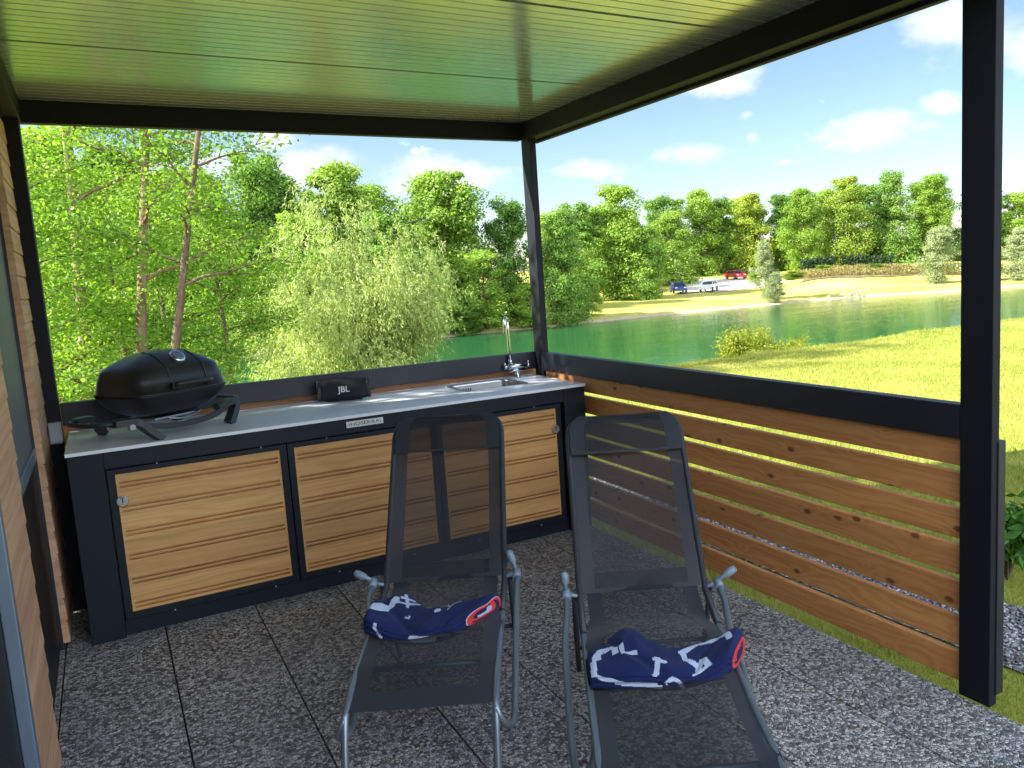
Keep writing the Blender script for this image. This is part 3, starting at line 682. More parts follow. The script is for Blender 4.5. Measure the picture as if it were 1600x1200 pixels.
# ---------------------------------------------------------------- sun loungers
CR = math.radians(-28.1)
def lounger(label, loc, ext, levers, rz=CR, lx=(.282, .282), hz=0):
    ch = thing('sun_lounger', label, 'sun lounger', loc, rz, 'folding sun loungers')
    # back frame
    hw = .232
    P = [(-hw, .20, .392), (-hw, .62, .905), (-hw+.012, .655, .948), (-hw+.06, .672, .968), (hw-.06, .672, .968), (hw-.012, .655, .948), (hw, .62, .905), (hw, .20, .392)]
    P = [P[0], P[1]]+smooth_path(P[1:4], 2)[1:]+smooth_path(P[4:7], 2)+[P[7]]
    P = [(-hw, -.02, .355)]+[tuple(p) for p in P]+[(hw, -.02, .355)]
    MB().tube(P, .0115, 10).build('back_frame', m_sleeve, ch)
    # back panel: grid, u across, v along
    def panel(name, prof, half, sag, hem, mat2=True, off=0, topcut=None):
        nu, nv = 30, 44; V = []; F = []; MI = []
        seg = [0]
        for i in range(1, len(prof)): seg.append(seg[-1]+math.dist(prof[i], prof[i-1]))
        Ltot = seg[-1]
        for j in range(nv+1):
            s_ = Ltot*j/nv; y_ = np.interp(s_, seg, [p[0] for p in prof]); z_ = np.interp(s_, seg, [p[1] for p in prof])
            s2 = min(Ltot, s_+.01); s1 = max(0, s_-.01)
            ty = np.interp(s2, seg, [p[0] for p in prof])-np.interp(s1, seg, [p[0] for p in prof]); tz = np.interp(s2, seg, [p[1] for p in prof])-np.interp(s1, seg, [p[1] for p in prof])
            l_ = math.hypot(ty, tz); ny, nz_ = tz/l_, -ty/l_          # pointing to the back / underside
            h_ = half(s_/Ltot) if callable(half) else half
            for i in range(nu+1):
                u = -1+2*i/nu; sg = sag(s_/Ltot)*(1-u*u) if callable(sag) else sag*(1-u*u)
                if topcut: h2 = h_
                d_ = sg+off+.004*noise.noise(Vector((u*1.6, s_*5.5, off*9)))*(1-u*u)
                V.append((u*h_, y_+ny*d_, z_+nz_*d_))
        for j in range(nv):
            for i in range(nu):
                a = j*(nu+1)+i; F.append((a, a+1, a+nu+2, a+nu+1)); u = -1+2*(i+.5)/nu; s_ = (j+.5)/nv
                dbl = abs(u) > .76 or hem(s_, u)
                MI.append(1 if dbl else 0)
        me = quads_mesh(name, np.array(V), np.array(F), True); o = link(name, me, ch, [m_mesh, m_mesh2])
        me.polygons.foreach_set('material_index', np.array(MI, np.int32)); return o
    def hb(s_): # rounded top corners
        return .236 if s_ < .90 else .236-.05*((s_-.90)/.10)**2.4
    panel('backrest', [(.205, .405), (.655, .955), (.673, .974)], hb, lambda s_: .018*math.sin(PI*min(1, s_*1.1))+.004, lambda s_, u: s_ > .955 or s_ < .02)
    panel('headrest', [(.56, .838), (.655, .955), (.672, .972)], lambda s_: .225 if s_ < .6 else .225-.04*((s_-.6)/.4)**2, .004, lambda s_, u: s_ < .06, off=-.016)
    fr = [(.27, .455), (.20, .385), (.06, .352), (-.10, .350), (-.34, .322)]
    fr += [(-.51, .268)] if not ext else [(-.50, .31), (-.72, .315), (-.98, .26)]
    hs = lambda s_: .205 if s_ < .22 else min(.240, .205+(s_-.22)*.5)
    if ext: hem = lambda s_, u: s_ > .97 or abs(s_-.42-.045*(1-u*u)) < .012
    else: hem = lambda s_, u: s_ > .92 or (abs(s_-.56-.06*(1-u*u)) < .010)
    panel('seat', fr, hs, (lambda s_: .030*math.sin(PI*s_)) if not ext else (lambda s_: .030*math.sin(PI*min(1, s_*1.3))+.004), hem)
    # seat rails
    for s_ in (-1, 1):
        if not ext: Q = [(s_*hw, .19, .385), (s_*hw, .04, .352), (s_*hw, -.33, .320), (s_*hw, -.49, .277), (s_*hw*1.0, -.535, .235), (s_*hw*.99, -.60, .012)]
        else: Q = [(s_*hw, .19, .385), (s_*hw, .04, .352), (s_*hw, -.33, .322), (s_*hw, -.50, .307), (s_*hw, -.72, .310), (s_*hw, -.97, .258), (s_*hw, -1.02, .012)]
        Q = [Q[0]]+smooth_path(Q[1:], 2)
        MB().tube(Q, .0115, 10).build('leg', m_tube, ch)
        # side loop: arm beside the seat, bent under it and back to the floor
        x = s_*.282; x2 = s_*lx[0 if s_ < 0 else 1]; fy = -.50 if ext else -.47
        Q = smooth_path([(x, .205, .405), (x, .09, .38), (x2, -.05, .35), (x2, -.24, .29), (x2, fy+.10, .215), (x2*.985, fy+.01, .165), (s_*.262, fy-.05, .19), (s_*.236, fy-.06, .245), (s_*.232, fy-.02, .27)], 2)
        MB().tube(Q, .0115, 10).build('side_loop', m_tube, ch)
        MB().tube([(s_*.252, .215, .385), (s_*.250, .30, .20), (s_*.246, .40, .012)], .0105, 8).build('leg', m_sleeve, ch)
        mb = MB(); j0 = Vector((x, .205, .405)); mb.tube([j0+Vector((0, .012, .012)), j0+Vector((0, -.03, -.004))], .0165, 12); mb.tube([j0+Vector((s_*.006, 0, .004)), j0+Vector((-s_*.052, 0, -.008))], .0075, 8); mb.build('joint', m_grip, ch)
        lv = Vector(levers[0 if s_ < 0 else 1])
        mb = MB(); q = j0+Vector((0, 0, .014)); mb.tube([q, q+lv*.35, q+lv*.45, q+lv*.8, q+lv*.97, q+lv*1.02], [.008, .008, .014, .016, .013, .004], 12); mb.build('lever_grip', m_grip, ch)
    mb = MB(); mb.tube([(-hw, -.30, .300), (hw, -.30, .300)], .009, 8); mb.build('cross_bar', m_tube, ch)
    if ext:
        MB().tube([(-hw, -.735, .300), (hw, -.735, .300)], .010, 8).build('cross_bar', m_tube, ch)
    MB().tube([(-.249, .345, .13), (.249, .345, .13)], .009, 8).build('cross_bar', m_sleeve, ch)
    return ch
l1 = lounger('dark mesh sun lounger with its footrest folded down, in front of the kitchen doors', (-1.535, -2.0, .0), False, [(-.075, .02, .030), (-.03, .03, .075)], lx=(.240, .285))
l2 = lounger('dark mesh sun lounger with extended footrest, closest to the slatted wooden railing', (-.985, -2.571, .0), True, [(-.003, .01, .070), (.07, .02, .035)], math.radians(-27.6), lx=(.298, .262))

# ---------------------------------------------------------------- towels
def seg_d(p, a, b):
    ax_, ay = a; bx, by = b; px, py = p; dx, dy = bx-ax_, by-ay; t_ = max(0, min(1, ((px-ax_)*dx+(py-ay)*dy)/(dx*dx+dy*dy+1e-9)))
    return math.hypot(px-ax_-t_*dx, py-ay-t_*dy)
def arc(c, r, a0, a1, n=10): return [(c[0]+r*math.cos(math.radians(a0+(a1-a0)*k/n)), c[1]+r*math.sin(math.radians(a0+(a1-a0)*k/n))) for k in range(n+1)]
def towel(name, label, loc, rz, length, strokes, pk, seed, endmats, shear, flat=1):
    tw = thing(name, label, 'towel', loc, rz, 'folded towels on the loungers')
    nu, nv = 210, 150; V = []; Q = []
    for i in range(nu+1):
        u = i/nu; x = (u-.5)*length; e_ = min(1, min(u, 1-u)/.03)**.5
        dep = (.135+pk*math.exp(-((u-.27)/.17)**2)+.03*u)*(.88+.12*e_); yf = -.095-.040*math.sin(PI*u)+.02*u
        hh = (.066+.010*math.sin(u*9+seed))*(.75+.25*e_); zs = .042*flat*abs(2*u-1)**2.2; tilt = .14+1.0*pk*math.exp(-((u-.27)/.17)**2)
        for j in range(nv):
            a = 2*PI*j/nv; c_, s_ = math.cos(a), math.sin(a)
            y = dep*.5*math.copysign(abs(c_)**.50, c_)+dep*.5; z = hh*.5*math.copysign(abs(s_)**.62, s_)+hh*.5
            p = Vector((x*7, y*7, z*7+seed)); top = max(0, s_)
            cr = noise.noise(Vector((x*9-y*14, x*4+y*6, seed)))*.010*top+noise.noise(Vector((x*26, y*22, seed+3)))*.0035*top
            cr -= .010*top*math.exp(-((x+.02+y*.9)/.022)**2)+.007*top*math.exp(-((x-.07-y*.7)/.016)**2)
            fr = 0
            if c_ < 0:                                            # fold lines along the front
                fr = .009*math.exp(-((z-hh*.48)/.004)**2)+.006*math.exp(-((z-hh*.74)/.003)**2)
            xx = x+shear*(y-dep*.5)*u**5+noise.noise(p)*.004
            V.append((xx, y+yf+fr+noise.noise(p*1.3)*.006, z+zs+cr+y*tilt*(.35+.65*top) if s_ > 0 else z+zs+y*tilt*.35))
            Q.append((u*length, y if s_ > .35 and y > .012 else (z-hh+y*.5 if c_ < 0 else 9)))
    A = (np.arange(nu)[:, None]*nv+np.arange(nv)[None]).ravel(); B_ = (np.arange(nu)[:, None]*nv+(np.arange(nv)[None]+1) % nv).ravel()
    F = np.stack([A, B_, B_+nv, A+nv], 1); Qa = np.array(Q)[A]+noise.noise(Vector((1, 2, 3)))*0; MI = np.zeros(len(A), np.int32)
    for st, wd in strokes:
        for k in range(len(st)-1):
            a, b = np.array(st[k]), np.array(st[k+1]); d = b-a; t_ = np.clip(((Qa-a)@d)/(d@d+1e-9), 0, 1)
            MI[np.linalg.norm(Qa-a-t_[:, None]*d, axis=1) < wd] = 1
    o = link('cloth', quads_mesh('cloth', np.array(V), F, True), tw, [m_navy, m_pale]); o.data.polygons.foreach_set('material_index', MI)
    for side_, rows_ in ((1, V[nu*nv:(nu+1)*nv]), (-1, V[:nv])):
        cen = Vector(np.mean(np.array(rows_), axis=0)); lay = [1.0, .97, .86, .80, .72, .64, .52, .42, .26, .02]; dx = [0, .002, .001, .007, -.004, .004, -.006, .004, -.006, -.002]
        rings = [[cen+(Vector(p)-cen)*k+Vector((side_*d_, 0, 0)) for p in rows_] for k, d_ in zip(lay, dx)]
        mb = MB(); n_ = len(rings[0]); R_ = [[mb.bm.verts.new(p) for p in r_] for r_ in rings]
        for i in range(len(R_)-1):
            for k in range(n_):
                f = mb.bm.faces.new((R_[i][k], R_[i][(k+1) % n_], R_[i+1][(k+1) % n_], R_[i+1][k])); f.smooth = True
                f.material_index = endmats[i] if side_ > 0 else 1
        mb.build('folded_end', [m_red, m_navy, m_pale], tw)
    return tw
st1 = [([(.005, .09), (.04, .115), (.07, .14), (.082, .18)], .011), ([(.11, .215), (.13, .155)], .006), ([(.09, .165), (.165, .17)], .006), ([(.10, .195), (.145, .19)], .006), ([(.14, .09), (.142, .091)], .009),
       ([(.239, .11), (.242, .108)], .010), ([(.20, .155), (.21, .145)], .006), ([(.29, .072), (.30, .078)], .005), ([(.247, .135), (.27, .133), (.278, .118)], .0035), ([(.28, .10), (.293, .125), (.312, .13)], .0035),
       ([(.166, -.02), (.194, -.03), (.246, -.045)], .011), ([(.039, .01), (.036, -.02), (.057, -.04)], .006)]
st2 = [([(.01, -.0), (.013, .07), (.037, .115), (.07, .125), (.10, .115)], .009), ([(.10, .135), (.143, .098), (.104, .10), (.12, .11)], .007), ([(.007, 0), (.03, -.012), (.10, -.035), (.20, -.045)], .007),
       ([(.205, .06), (.187, -.005)], .008), ([(.196, .065), (.224, .055)], .008), ([(.286, .105), (.343, .14), (.43, .13), (.44, .105)], .009), ([(.292, .105), (.292, .075), (.31, .05), (.336, .035)], .010),
       ([(.318, .0), (.370, .012), (.35, .055), (.33, .02)], .011), ([(.22, -.03), (.24, -.015), (.262, -.025), (.276, -.048)], .006)]
axx = Vector((math.cos(CR), math.sin(CR), 0)); axy = Vector((-math.sin(CR), math.cos(CR), 0))
def on(base, x, y, z): p = Vector(base)+axx*x+axy*y; return (p.x, p.y, z)
towel('folded_towel', 'folded navy towel with a bright red rolled end, on the lounger nearer the kitchen doors', on((-1.535, -2.0, 0), -.030, -.095, .322), CR+math.radians(-2), .405, st1, .11, 2, (2, 0, 0, 1, 0, 0, 1, 2, 1), .75)
towel('folded_towel', 'folded navy towel with large white anchor arcs, on the lounger beside the wooden railing', on((-.985, -2.571, 0), .008, -.265, .318), CR+math.radians(2), .470, st2, .10, 11, (1, 1, 0, 0, 1, 1, 0, 1, 1), .55, .4)

# ---------------------------------------------------------------- foliage
rng = np.random.default_rng(11)
def leaves_mesh(name, P, Nrm, size, aspect=.55, jit=.9, mat=None):
    n = len(P); nrm = Nrm+rng.normal(0, jit, (n, 3)); nrm /= np.linalg.norm(nrm, axis=1)[:, None]+1e-9
    r = rng.normal(0, 1, (n, 3)); t1 = np.cross(nrm, r); t1 /= np.linalg.norm(t1, axis=1)[:, None]+1e-9; t2 = np.cross(nrm, t1)
    s = (size*rng.uniform(.6, 1.3, n))[:, None]
    V = np.stack([P-t1*s*.5, P+t2*s*.5*aspect+nrm*s*.06, P+t1*s*.5, P-t2*s*.5*aspect+nrm*s*.06], 1).reshape(-1, 3)
    F = np.arange(4*n).reshape(n, 4); me = quads_mesh(name, V, F); me.materials.append(mat); return me
def sph(n):
    v = rng.normal(0, 1, (n, 3)); return v/np.linalg.norm(v, axis=1)[:, None]
def far_crown(name, mat, nl=60, n=15000, shape=0, leaf=.030, seed=0, low=.0):
    """unit tree: height 1, radius 1 (scaled when placed). lobes of leaves on an uneven envelope"""
    global rng
    rng = np.random.default_rng(seed); P = []; Nn = []
    lob = []
    while len(lob) < nl:
        z = rng.uniform(low, .93); a = rng.uniform(0, 2*PI)
        env = [(.75, 1.0, 1.0, .85, .30), (.85, 1.0, .95, .72, .18), (.7, .88, 1.0, .95, .42), (.85, 1.0, .9, .66, .25)][shape]
        R_ = float(np.interp(z, [0, .25, .5, .75, 1], env))*(.80+.32*math.sin(a*2+seed)*math.sin(z*7+seed)); r = R_*rng.uniform(.05, 1)**.6*.84
        lr = rng.uniform(.20, .42)*(1.05-.40*z)
        lob.append((r*math.cos(a), r*math.sin(a), z, lr, lr*rng.uniform(.17, .27)))
    per = n//nl
    for x, y, z, lr, lz in lob:
        d = sph(per); rr_ = rng.uniform(.12, 1.12, per)**.55*(1+.25*np.sin(d[:, 0]*5+x*9)*np.sin(d[:, 2]*6+z*20))
        P.append(np.stack([x+d[:, 0]*lr*rr_, y+d[:, 1]*lr*rr_, z+d[:, 2]*lz*rr_], 1)); q = d.copy(); q[:, 2] += .45; Nn.append(q)
    return np.concatenate(P), np.concatenate(Nn)
def grow_trunk(mb, h, r, nb=14, spread=1.0, wob=.03, z0=.25, seed=0, up=.5, lenf=.42):
    rnd = random.Random(seed); pts = []
    for i in range(13):
        t_ = i/12; pts.append(Vector((wob*h*math.sin(t_*5+seed)*t_, wob*h*math.cos(t_*4+seed*2)*t_, h*t_-.3*(i == 0))))
    mb.tube(pts, [r*(1-.86*(i/12)) for i in range(13)], 8)
    ends = []
    for k in range(nb):
        t_ = z0+(1-z0)*k/nb*.97; f_ = t_*12; i = int(f_); p = pts[i].lerp(pts[min(12, i+1)], f_-i)
        az = k*2.4+rnd.uniform(-.5, .5); L = spread*lenf*h*(1-.62*t_)*rnd.uniform(.65, 1.15); d = Vector((math.cos(az), math.sin(az), up*rnd.uniform(.4, 1.4)))
        q = [p]; 
        for j in range(1, 6): q.append(p+d*(L*j/5)+Vector((0, 0, -.10*L*(j/5)**2))+Vector((rnd.uniform(-1, 1), rnd.uniform(-1, 1), rnd.uniform(-1, 1)))*L*.04)
        rb = r*(1-.86*t_)*.42+.006; mb.tube(q, [rb*(1-.8*j/5) for j in range(6)], 5, cap=False)
        ends.append(q)
        for j in range(2, 6):
            for s_ in (-1, 1):
                a2 = az+s_*rnd.uniform(.5, 1.1); L2_ = L*rnd.uniform(.25, .45); d2 = Vector((math.cos(a2), math.sin(a2), rnd.uniform(-.1, .6)))
                q2 = [q[j]+d2*(L2_*m_/3)+Vector((rnd.uniform(-1, 1), rnd.uniform(-1, 1), rnd.uniform(-1, 1)))*L2_*.06 for m_ in range(4)]
                mb.tube(q2, [rb*.35, rb*.28, rb*.2, rb*.1], 4, cap=False); ends.append(q2)
    return ends
# --- far trees
variants = {}
def far_variant(key, mat, shape, seed, n=30000, nl=125):
    P, Nn = far_crown(key, mat, nl, n, shape, seed=seed); H = 13.0; R_ = 4.0
    P = P*np.array([R_, R_, H]); me = leaves_mesh('crown', P, Nn, np.full(len(P), .25), .6, .75, mat)
    mb = MB(); grow_trunk(mb, H*.9, .22, 12, .7, .02, .12, seed, .9, .32)
    tm = mb; bmesh.ops.recalc_face_normals(tm.bm, faces=tm.bm.faces[:]); m2 = bpy.data.meshes.new('trunk'); tm.bm.to_mesh(m2); tm.bm.free(); m2.materials.append(m_bark)
    variants[key] = (me, m2)
far_variant('g0', m_leaf_far, 0, 1); far_variant('g1', m_leaf_far, 1, 2); far_variant('g2', m_leaf_far, 2, 3); far_variant('d0', m_leaf_dark, 2, 4); far_variant('d1', m_leaf_dark, 0, 5)
far_variant('w0', m_leaf_warm, 2, 6); far_variant('s0', m_leaf_grey, 3, 8, 20000, 80); far_variant('l0', m_leaf_far, 3, 9, 20000, 80)
def far_tree(v, x, y, h, r, label, rz=0, name='broadleaf_tree', tilt=None, group='trees on the far bank', cat='tree', sink=.0):
    t_ = thing(name, label, cat, (x, y, terr(x, y)-sink), rz, group); cm, tm = variants[v]
    sx = r/4.0*1.08; sz = h/13.0*1.03
    c = bpy.data.objects.new('crown', cm); C.objects.link(c); c.parent = t_; k = bpy.data.objects.new('trunk', tm); C.objects.link(k); k.parent = t_
    q_ = .12*math.sin(x*3.7+y); t_.scale = (sx*(1+q_), sx*(1-q_), sz)
    if tilt: t_.rotation_euler = (tilt[0], tilt[1], rz)
    return t_
far_variant('g3', m_leaf_far, 2, 31); far_variant('g4', m_leaf_far, 0, 33); far_variant('d2', m_leaf_dark, 1, 35); far_variant('g5', m_leaf_dark, 2, 37, 26000, 90)
FT = [('g1', -5.0, 76.0, 18.2, 5.6, 'tallest tree on the far bank seen at the extreme left behind the alder leaves'),
 ('g0', -.1, 77.8, 17.6, 5.2, 'tall tree on the far bank seen between the two pinkish trunks'),
 ('g2', 3.5, 70.5, 14.5, 4.6, 'tree on the far bank glimpsed just behind the dark leaning trunk'),
 ('g0', 10.6, 71.2, 16.0, 4.6, 'tree on the far bank rising left of the pale willow top'),
 ('g1', 17.2, 70.5, 15.2, 5.0, 'broad tree on the far bank peaking above the pale willow'),
 ('g0', 24.9, 65.8, 14.3, 4.8, 'tall light-green tree on the far bank directly above the speaker, with layered crown'),
 ('d1', 18.6, 62.6, 10.3, 3.6, 'darker tree on the far bank half covered by the right of the willow'),
 ('g1', 12.4, 65.2, 10.4, 4.2, 'lower tree on the far bank hidden behind the willow crown'),
 ('g2', 6.5, 67.7, 10.2, 4.4, 'lower tree on the far bank just left of the willow'),
 ('g2', 0.5, 66.7, 9.8, 4.4, 'lower tree on the far bank behind the grill'),
 ('d0', 30.6, 64.4, 11.6, 3.2, 'narrow dark tree on the far bank left of the pergola corner post'),
 ('l0', 26.8, 61.8, 7.2, 3.2, 'low bushy tree at the water edge behind the faucet'),
 ('l0', 21.8, 61.4, 6.0, 3.0, 'low bushy tree at the water edge just right of the willow'),
 ('g2', 34.8, 61.8, 10.6, 2.9, 'rounded dark-green tree just right of the pergola corner post, reaching the water'),
 ('g0', 55.8, 84.6, 15.0, 5.0, 'big round sunlit tree left of the parking clearing'),
 ('g2', 57.9, 81.0, 9.6, 2.9, 'smaller tree on the right flank of the big round tree by the clearing'),
 ('l0', 38.8, 64.2, 4.2, 1.5, 'low sunlit tree above the sandy shore by the clearing'),
 ('g1', 50.0, 85.0, 12.6, 4.2, 'middle-sized tree between the dark rounded tree and the big round one'),
 ('l0', 75.4, 99.0, 12.0, 4.6, 'bright green round tree above the dark blue car'),
 ('g0', 89.4, 109.0, 15.2, 4.8, 'tall tree behind the clearing, above the white car'),
 ('d0', 82.4, 110.0, 14.2, 4.6, 'tall darker tree at the back of the clearing behind the bright round one'),
 ('w0', 97.6, 105.3, 14.2, 4.9, 'yellowing tree with brown tinge behind the red car'),
 ('d1', 94.0, 110.0, 13.6, 4.0, 'dark tree squeezed beside the yellowing tree behind the clearing'),
 ('d0', 99.4, 94.8, 13.8, 4.0, 'dark upright tree right of the yellowing one, above the grey willow'),
 ('d1', 103.1, 102.6, 13.5, 4.4, 'tree in the second row behind the dark upright tree'),
 ('w0', 106.1, 91.3, 14.9, 4.6, 'tree with yellow-tipped crown above the dark hedge'),
 ('g1', 108.1, 97.5, 13.2, 4.6, 'tree in the second row between dark upright and yellow-tipped crowns'),
 ('g1', 112.7, 87.5, 15.6, 4.3, 'tallest light-green tree above the embankment'),
 ('g2', 118.6, 83.9, 14.7, 4.3, 'light-green tree left of the thick pergola post'),
 ('g0', 125.0, 80.0, 13.8, 5.0, 'tree hidden mostly behind the thick pergola post'),
 ('g2', 130.2, 76.5, 11.2, 4.6, 'tree at the right edge of the picture beyond the post'),
 ('g0', 136.8, 74.0, 13.2, 4.8, 'tree furthest right on the far bank, mostly out of the picture'),
 ('g1', 66.8, 108.0, 12.4, 4.6, 'tree behind the blue car, left end of the back row'),
 ('g1', 66.0, 101.0, 10.5, 4.0, 'tree filling the gap between the big round tree and the clearing'),
 ('d1', 13.8, 82.0, 15.2, 5.6, 'back-row tree on the far bank seen over the left half of the willow'),
 ('g2', 21.5, 79.0, 14.0, 5.6, 'back-row tree on the far bank seen over the right half of the willow'),
 ('d1', 30.5, 78.0, 12.6, 5.4, 'back-row tree on the far bank right of the tall layered tree'),
 ('g0', 43.0, 78.0, 11.2, 4.0, 'back-row tree on the far bank filling the gap right of the pergola corner post'),
 ('g0', 63.0, 95.0, 11.6, 4.0, 'back-row tree just right of the big round tree'),
 ('g0', 104.0, 116.0, 13.6, 5.4, 'back-row tree behind the yellowing crown'),
 ('d1', 112.0, 108.0, 13.8, 5.4, 'back-row tree behind the yellow-tipped crown'),
 ('g2', 120.5, 99.0, 14.4, 5.4, 'back-row tree behind the tallest light-green tree'),
 ('d1', 127.0, 92.0, 14.2, 5.2, 'back-row tree left of the thick post'),
 ('g0', 6.0, 80.0, 15.6, 5.4, 'back-row tree on the far bank behind the dark leaning trunk'),
 ('g1', 122.0, 86.5, 12.6, 3.8, 'light-green tree directly at the left edge of the thick post')]
for i, (v, x, y, h, r, lb) in enumerate(FT):
    if v[0] in 'gd' and i % 2: v = ('g3', 'd2', 'g4', 'g5', 'g3', 'g4', 'd2')[i % 7]
    far_tree(v, x, y, h, r, lb, rz=i*1.7)
far_tree('s0', 90.5, 62.8, 7.6, 3.3, 'grey-green willow at the water edge just left of the thick pergola post', 1, 'willow_tree', group='grey willows on the far shore')
far_tree('s0', 99.3, 57.5, 7.1, 3.0, 'grey-green willow at the water edge beyond the right side of the thick post', 2.5, 'willow_tree', group='grey willows on the far shore')
far_tree('s0', 64.0, 66.0, 7.0, 1.9, 'leaning grey willow standing in the shore below the red car', 4, 'willow_tree', (.05, .12), 'grey willows on the far shore')
far_tree('s0', 62.6, 63.2, 3.6, 1.6, 'low grey willow bush at the water under the leaning willow', 2, 'willow_bush', None, 'grey willows on the far shore')
for i, (x, y, h, r) in enumerate([(8, 60.4, 4.2, 3.2), (14, 60.6, 3.6, 3.4), (1, 60.2, 4, 3.4), (-6, 60, 4, 3.6), (17.6, 61.0, 3.2, 2.2), (24.6, 61.2, 3.0, 2.4), (30.8, 61.0, 4.2, 2.5), (-12, 62, 12, 5), (-14, 74, 17, 6)]):
    far_tree(('l0', 'g2', 'd1')[i % 3], x, y, h, r, ['low shore shrub behind the right half of the grill lid', 'low shore shrub behind the willow middle', 'low shore shrub behind the grill lid', 'low shore shrub left of the grill, seen under the alders', 'tiny shore shrub at the right edge of the willow foliage', 'tiny shore shrub below the tall layered tree', 'low shore shrub against the left of the pergola corner post', 'bushy tree far left across the river', 'tall tree far left across the river, behind the alders'][i], i*2.1, 'shore_shrub' if i < 7 else 'broadleaf_tree', cat='shrub' if i < 7 else 'tree', group='shrubs along the far shore' if i < 7 else 'trees on the far bank')
# dark hedge under the trees
def leaf_box(name, label, cat, p0, p1, h, wd, mat, n, leaf, parent=None):
    global rng
    rng = np.random.default_rng(5); P0, P1 = np.array(p0, float), np.array(p1, float); t_ = rng.uniform(0, 1, n); d = P1-P0; pn = np.array([-d[1], d[0]])/np.linalg.norm(d)
    o_ = rng.uniform(-wd, wd, n); xy = P0+t_[:, None]*d+o_[:, None]*pn; z = rng.uniform(0, 1, n)**.7*h*(1+.12*np.sin(t_*40)+.1*np.sin(t_*97))
    c0 = Vector(((P0[0]+P1[0])/2, (P0[1]+P1[1])/2, terr(*((P0+P1)/2)))); base = np.array([terr(a, b) for a, b in xy])
    P = np.stack([xy[:, 0]-c0.x, xy[:, 1]-c0.y, base+z-c0.z], 1)
    o = link(name, leaves_mesh(name, P, np.tile([[-.4, -.6, .5]], (n, 1)), np.full(n, leaf), .6, .8, mat)); o.location = c0; return tag(o, label, cat, 'dark hedges under the far trees')
leaf_box('hedge', 'short dark clipped hedge under the dark upright tree', 'hedge', (93.5, 89.5), (98.3, 86.8), 1.9, .7, m_leaf_hedge, 5000, .28)
leaf_box('hedge', 'longer dark clipped hedge under the tallest light-green tree', 'hedge', (99.2, 86.3), (103.8, 80.4), 1.9, .7, m_leaf_hedge, 7000, .28)
# scrub on the embankment
o = leaf_box('embankment_scrub', 'brownish low scrub on the embankment under the hedges', 'scrub', (87.5, 84.0), (113, 68.0), .7, 5.0, m_leaf_scrub, 16000, .26); o['kind'] = 'stuff'; del o['group']

EB = [(86.0, 84.0, 1.3, 2.0, 'low bush at the left end of the embankment'), (93.0, 84.5, 1.1, 2.2, 'low bush on the embankment below the short hedge'), (98.5, 79.5, 1.0, 2.2, 'low bush on the embankment below the longer hedge'),
      (103.5, 73.5, 1.3, 2.4, 'low bush on the embankment left of the shore willow'), (108.0, 67.0, 1.5, 2.4, 'low bush on the embankment behind the shore willow'), (84.6, 90.5, 1.6, 1.7, 'low bush right of the red car')]
for i, (x, y, h, r, lb) in enumerate(EB): far_tree(('w0', 'l0')[i % 2], x, y, h, r, lb, i*1.3, 'low_bush', cat='bush', group='bushes on the embankment')

# --- near alders on the bank
def near_tree(name, label, loc, h, r, seed, mat, bark, per=15, leaf=.056, nb=22, spread=1.0, z0=.12, rz=0, lean=(0, 0), sig=.19, lenf=.42, up=.5, extra=1.0, wob=.018, group='alders on the near bank'):
    global rng
    rng = np.random.default_rng(seed); t_ = thing(name, label, 'tree', loc, rz, group); mb = MB(); ends = grow_trunk(mb, h, r, nb, spread, wob, z0, seed, up, lenf)
    mb.build('trunk', bark, t_); P = []
    for q in ends:
        main = len(q) == 6
        for j in range(len(q)-1):
            if main and j < 2: continue
            n_ = max(2, int(per*2.9*extra*(1.4 if not main else 1.0)*(q[j+1]-q[j]).length/.22)); f_ = rng.uniform(0, 1, (n_, 1))
            a, b = np.array(q[j]), np.array(q[j+1]); P.append(a+(b-a)*f_+rng.normal(0, sig, (n_, 3))*np.array([1, 1, .55]))
    P = np.concatenate(P); nn_ = np.tile([[0, 0, 1.0]], (len(P), 1)); me = leaves_mesh('crown', P, nn_, np.full(len(P), leaf), .75, .75, mat)
    link('crown', me, t_); t_.rotation_euler = (lean[0], lean[1], rz); return t_, len(P)
cnt = 0
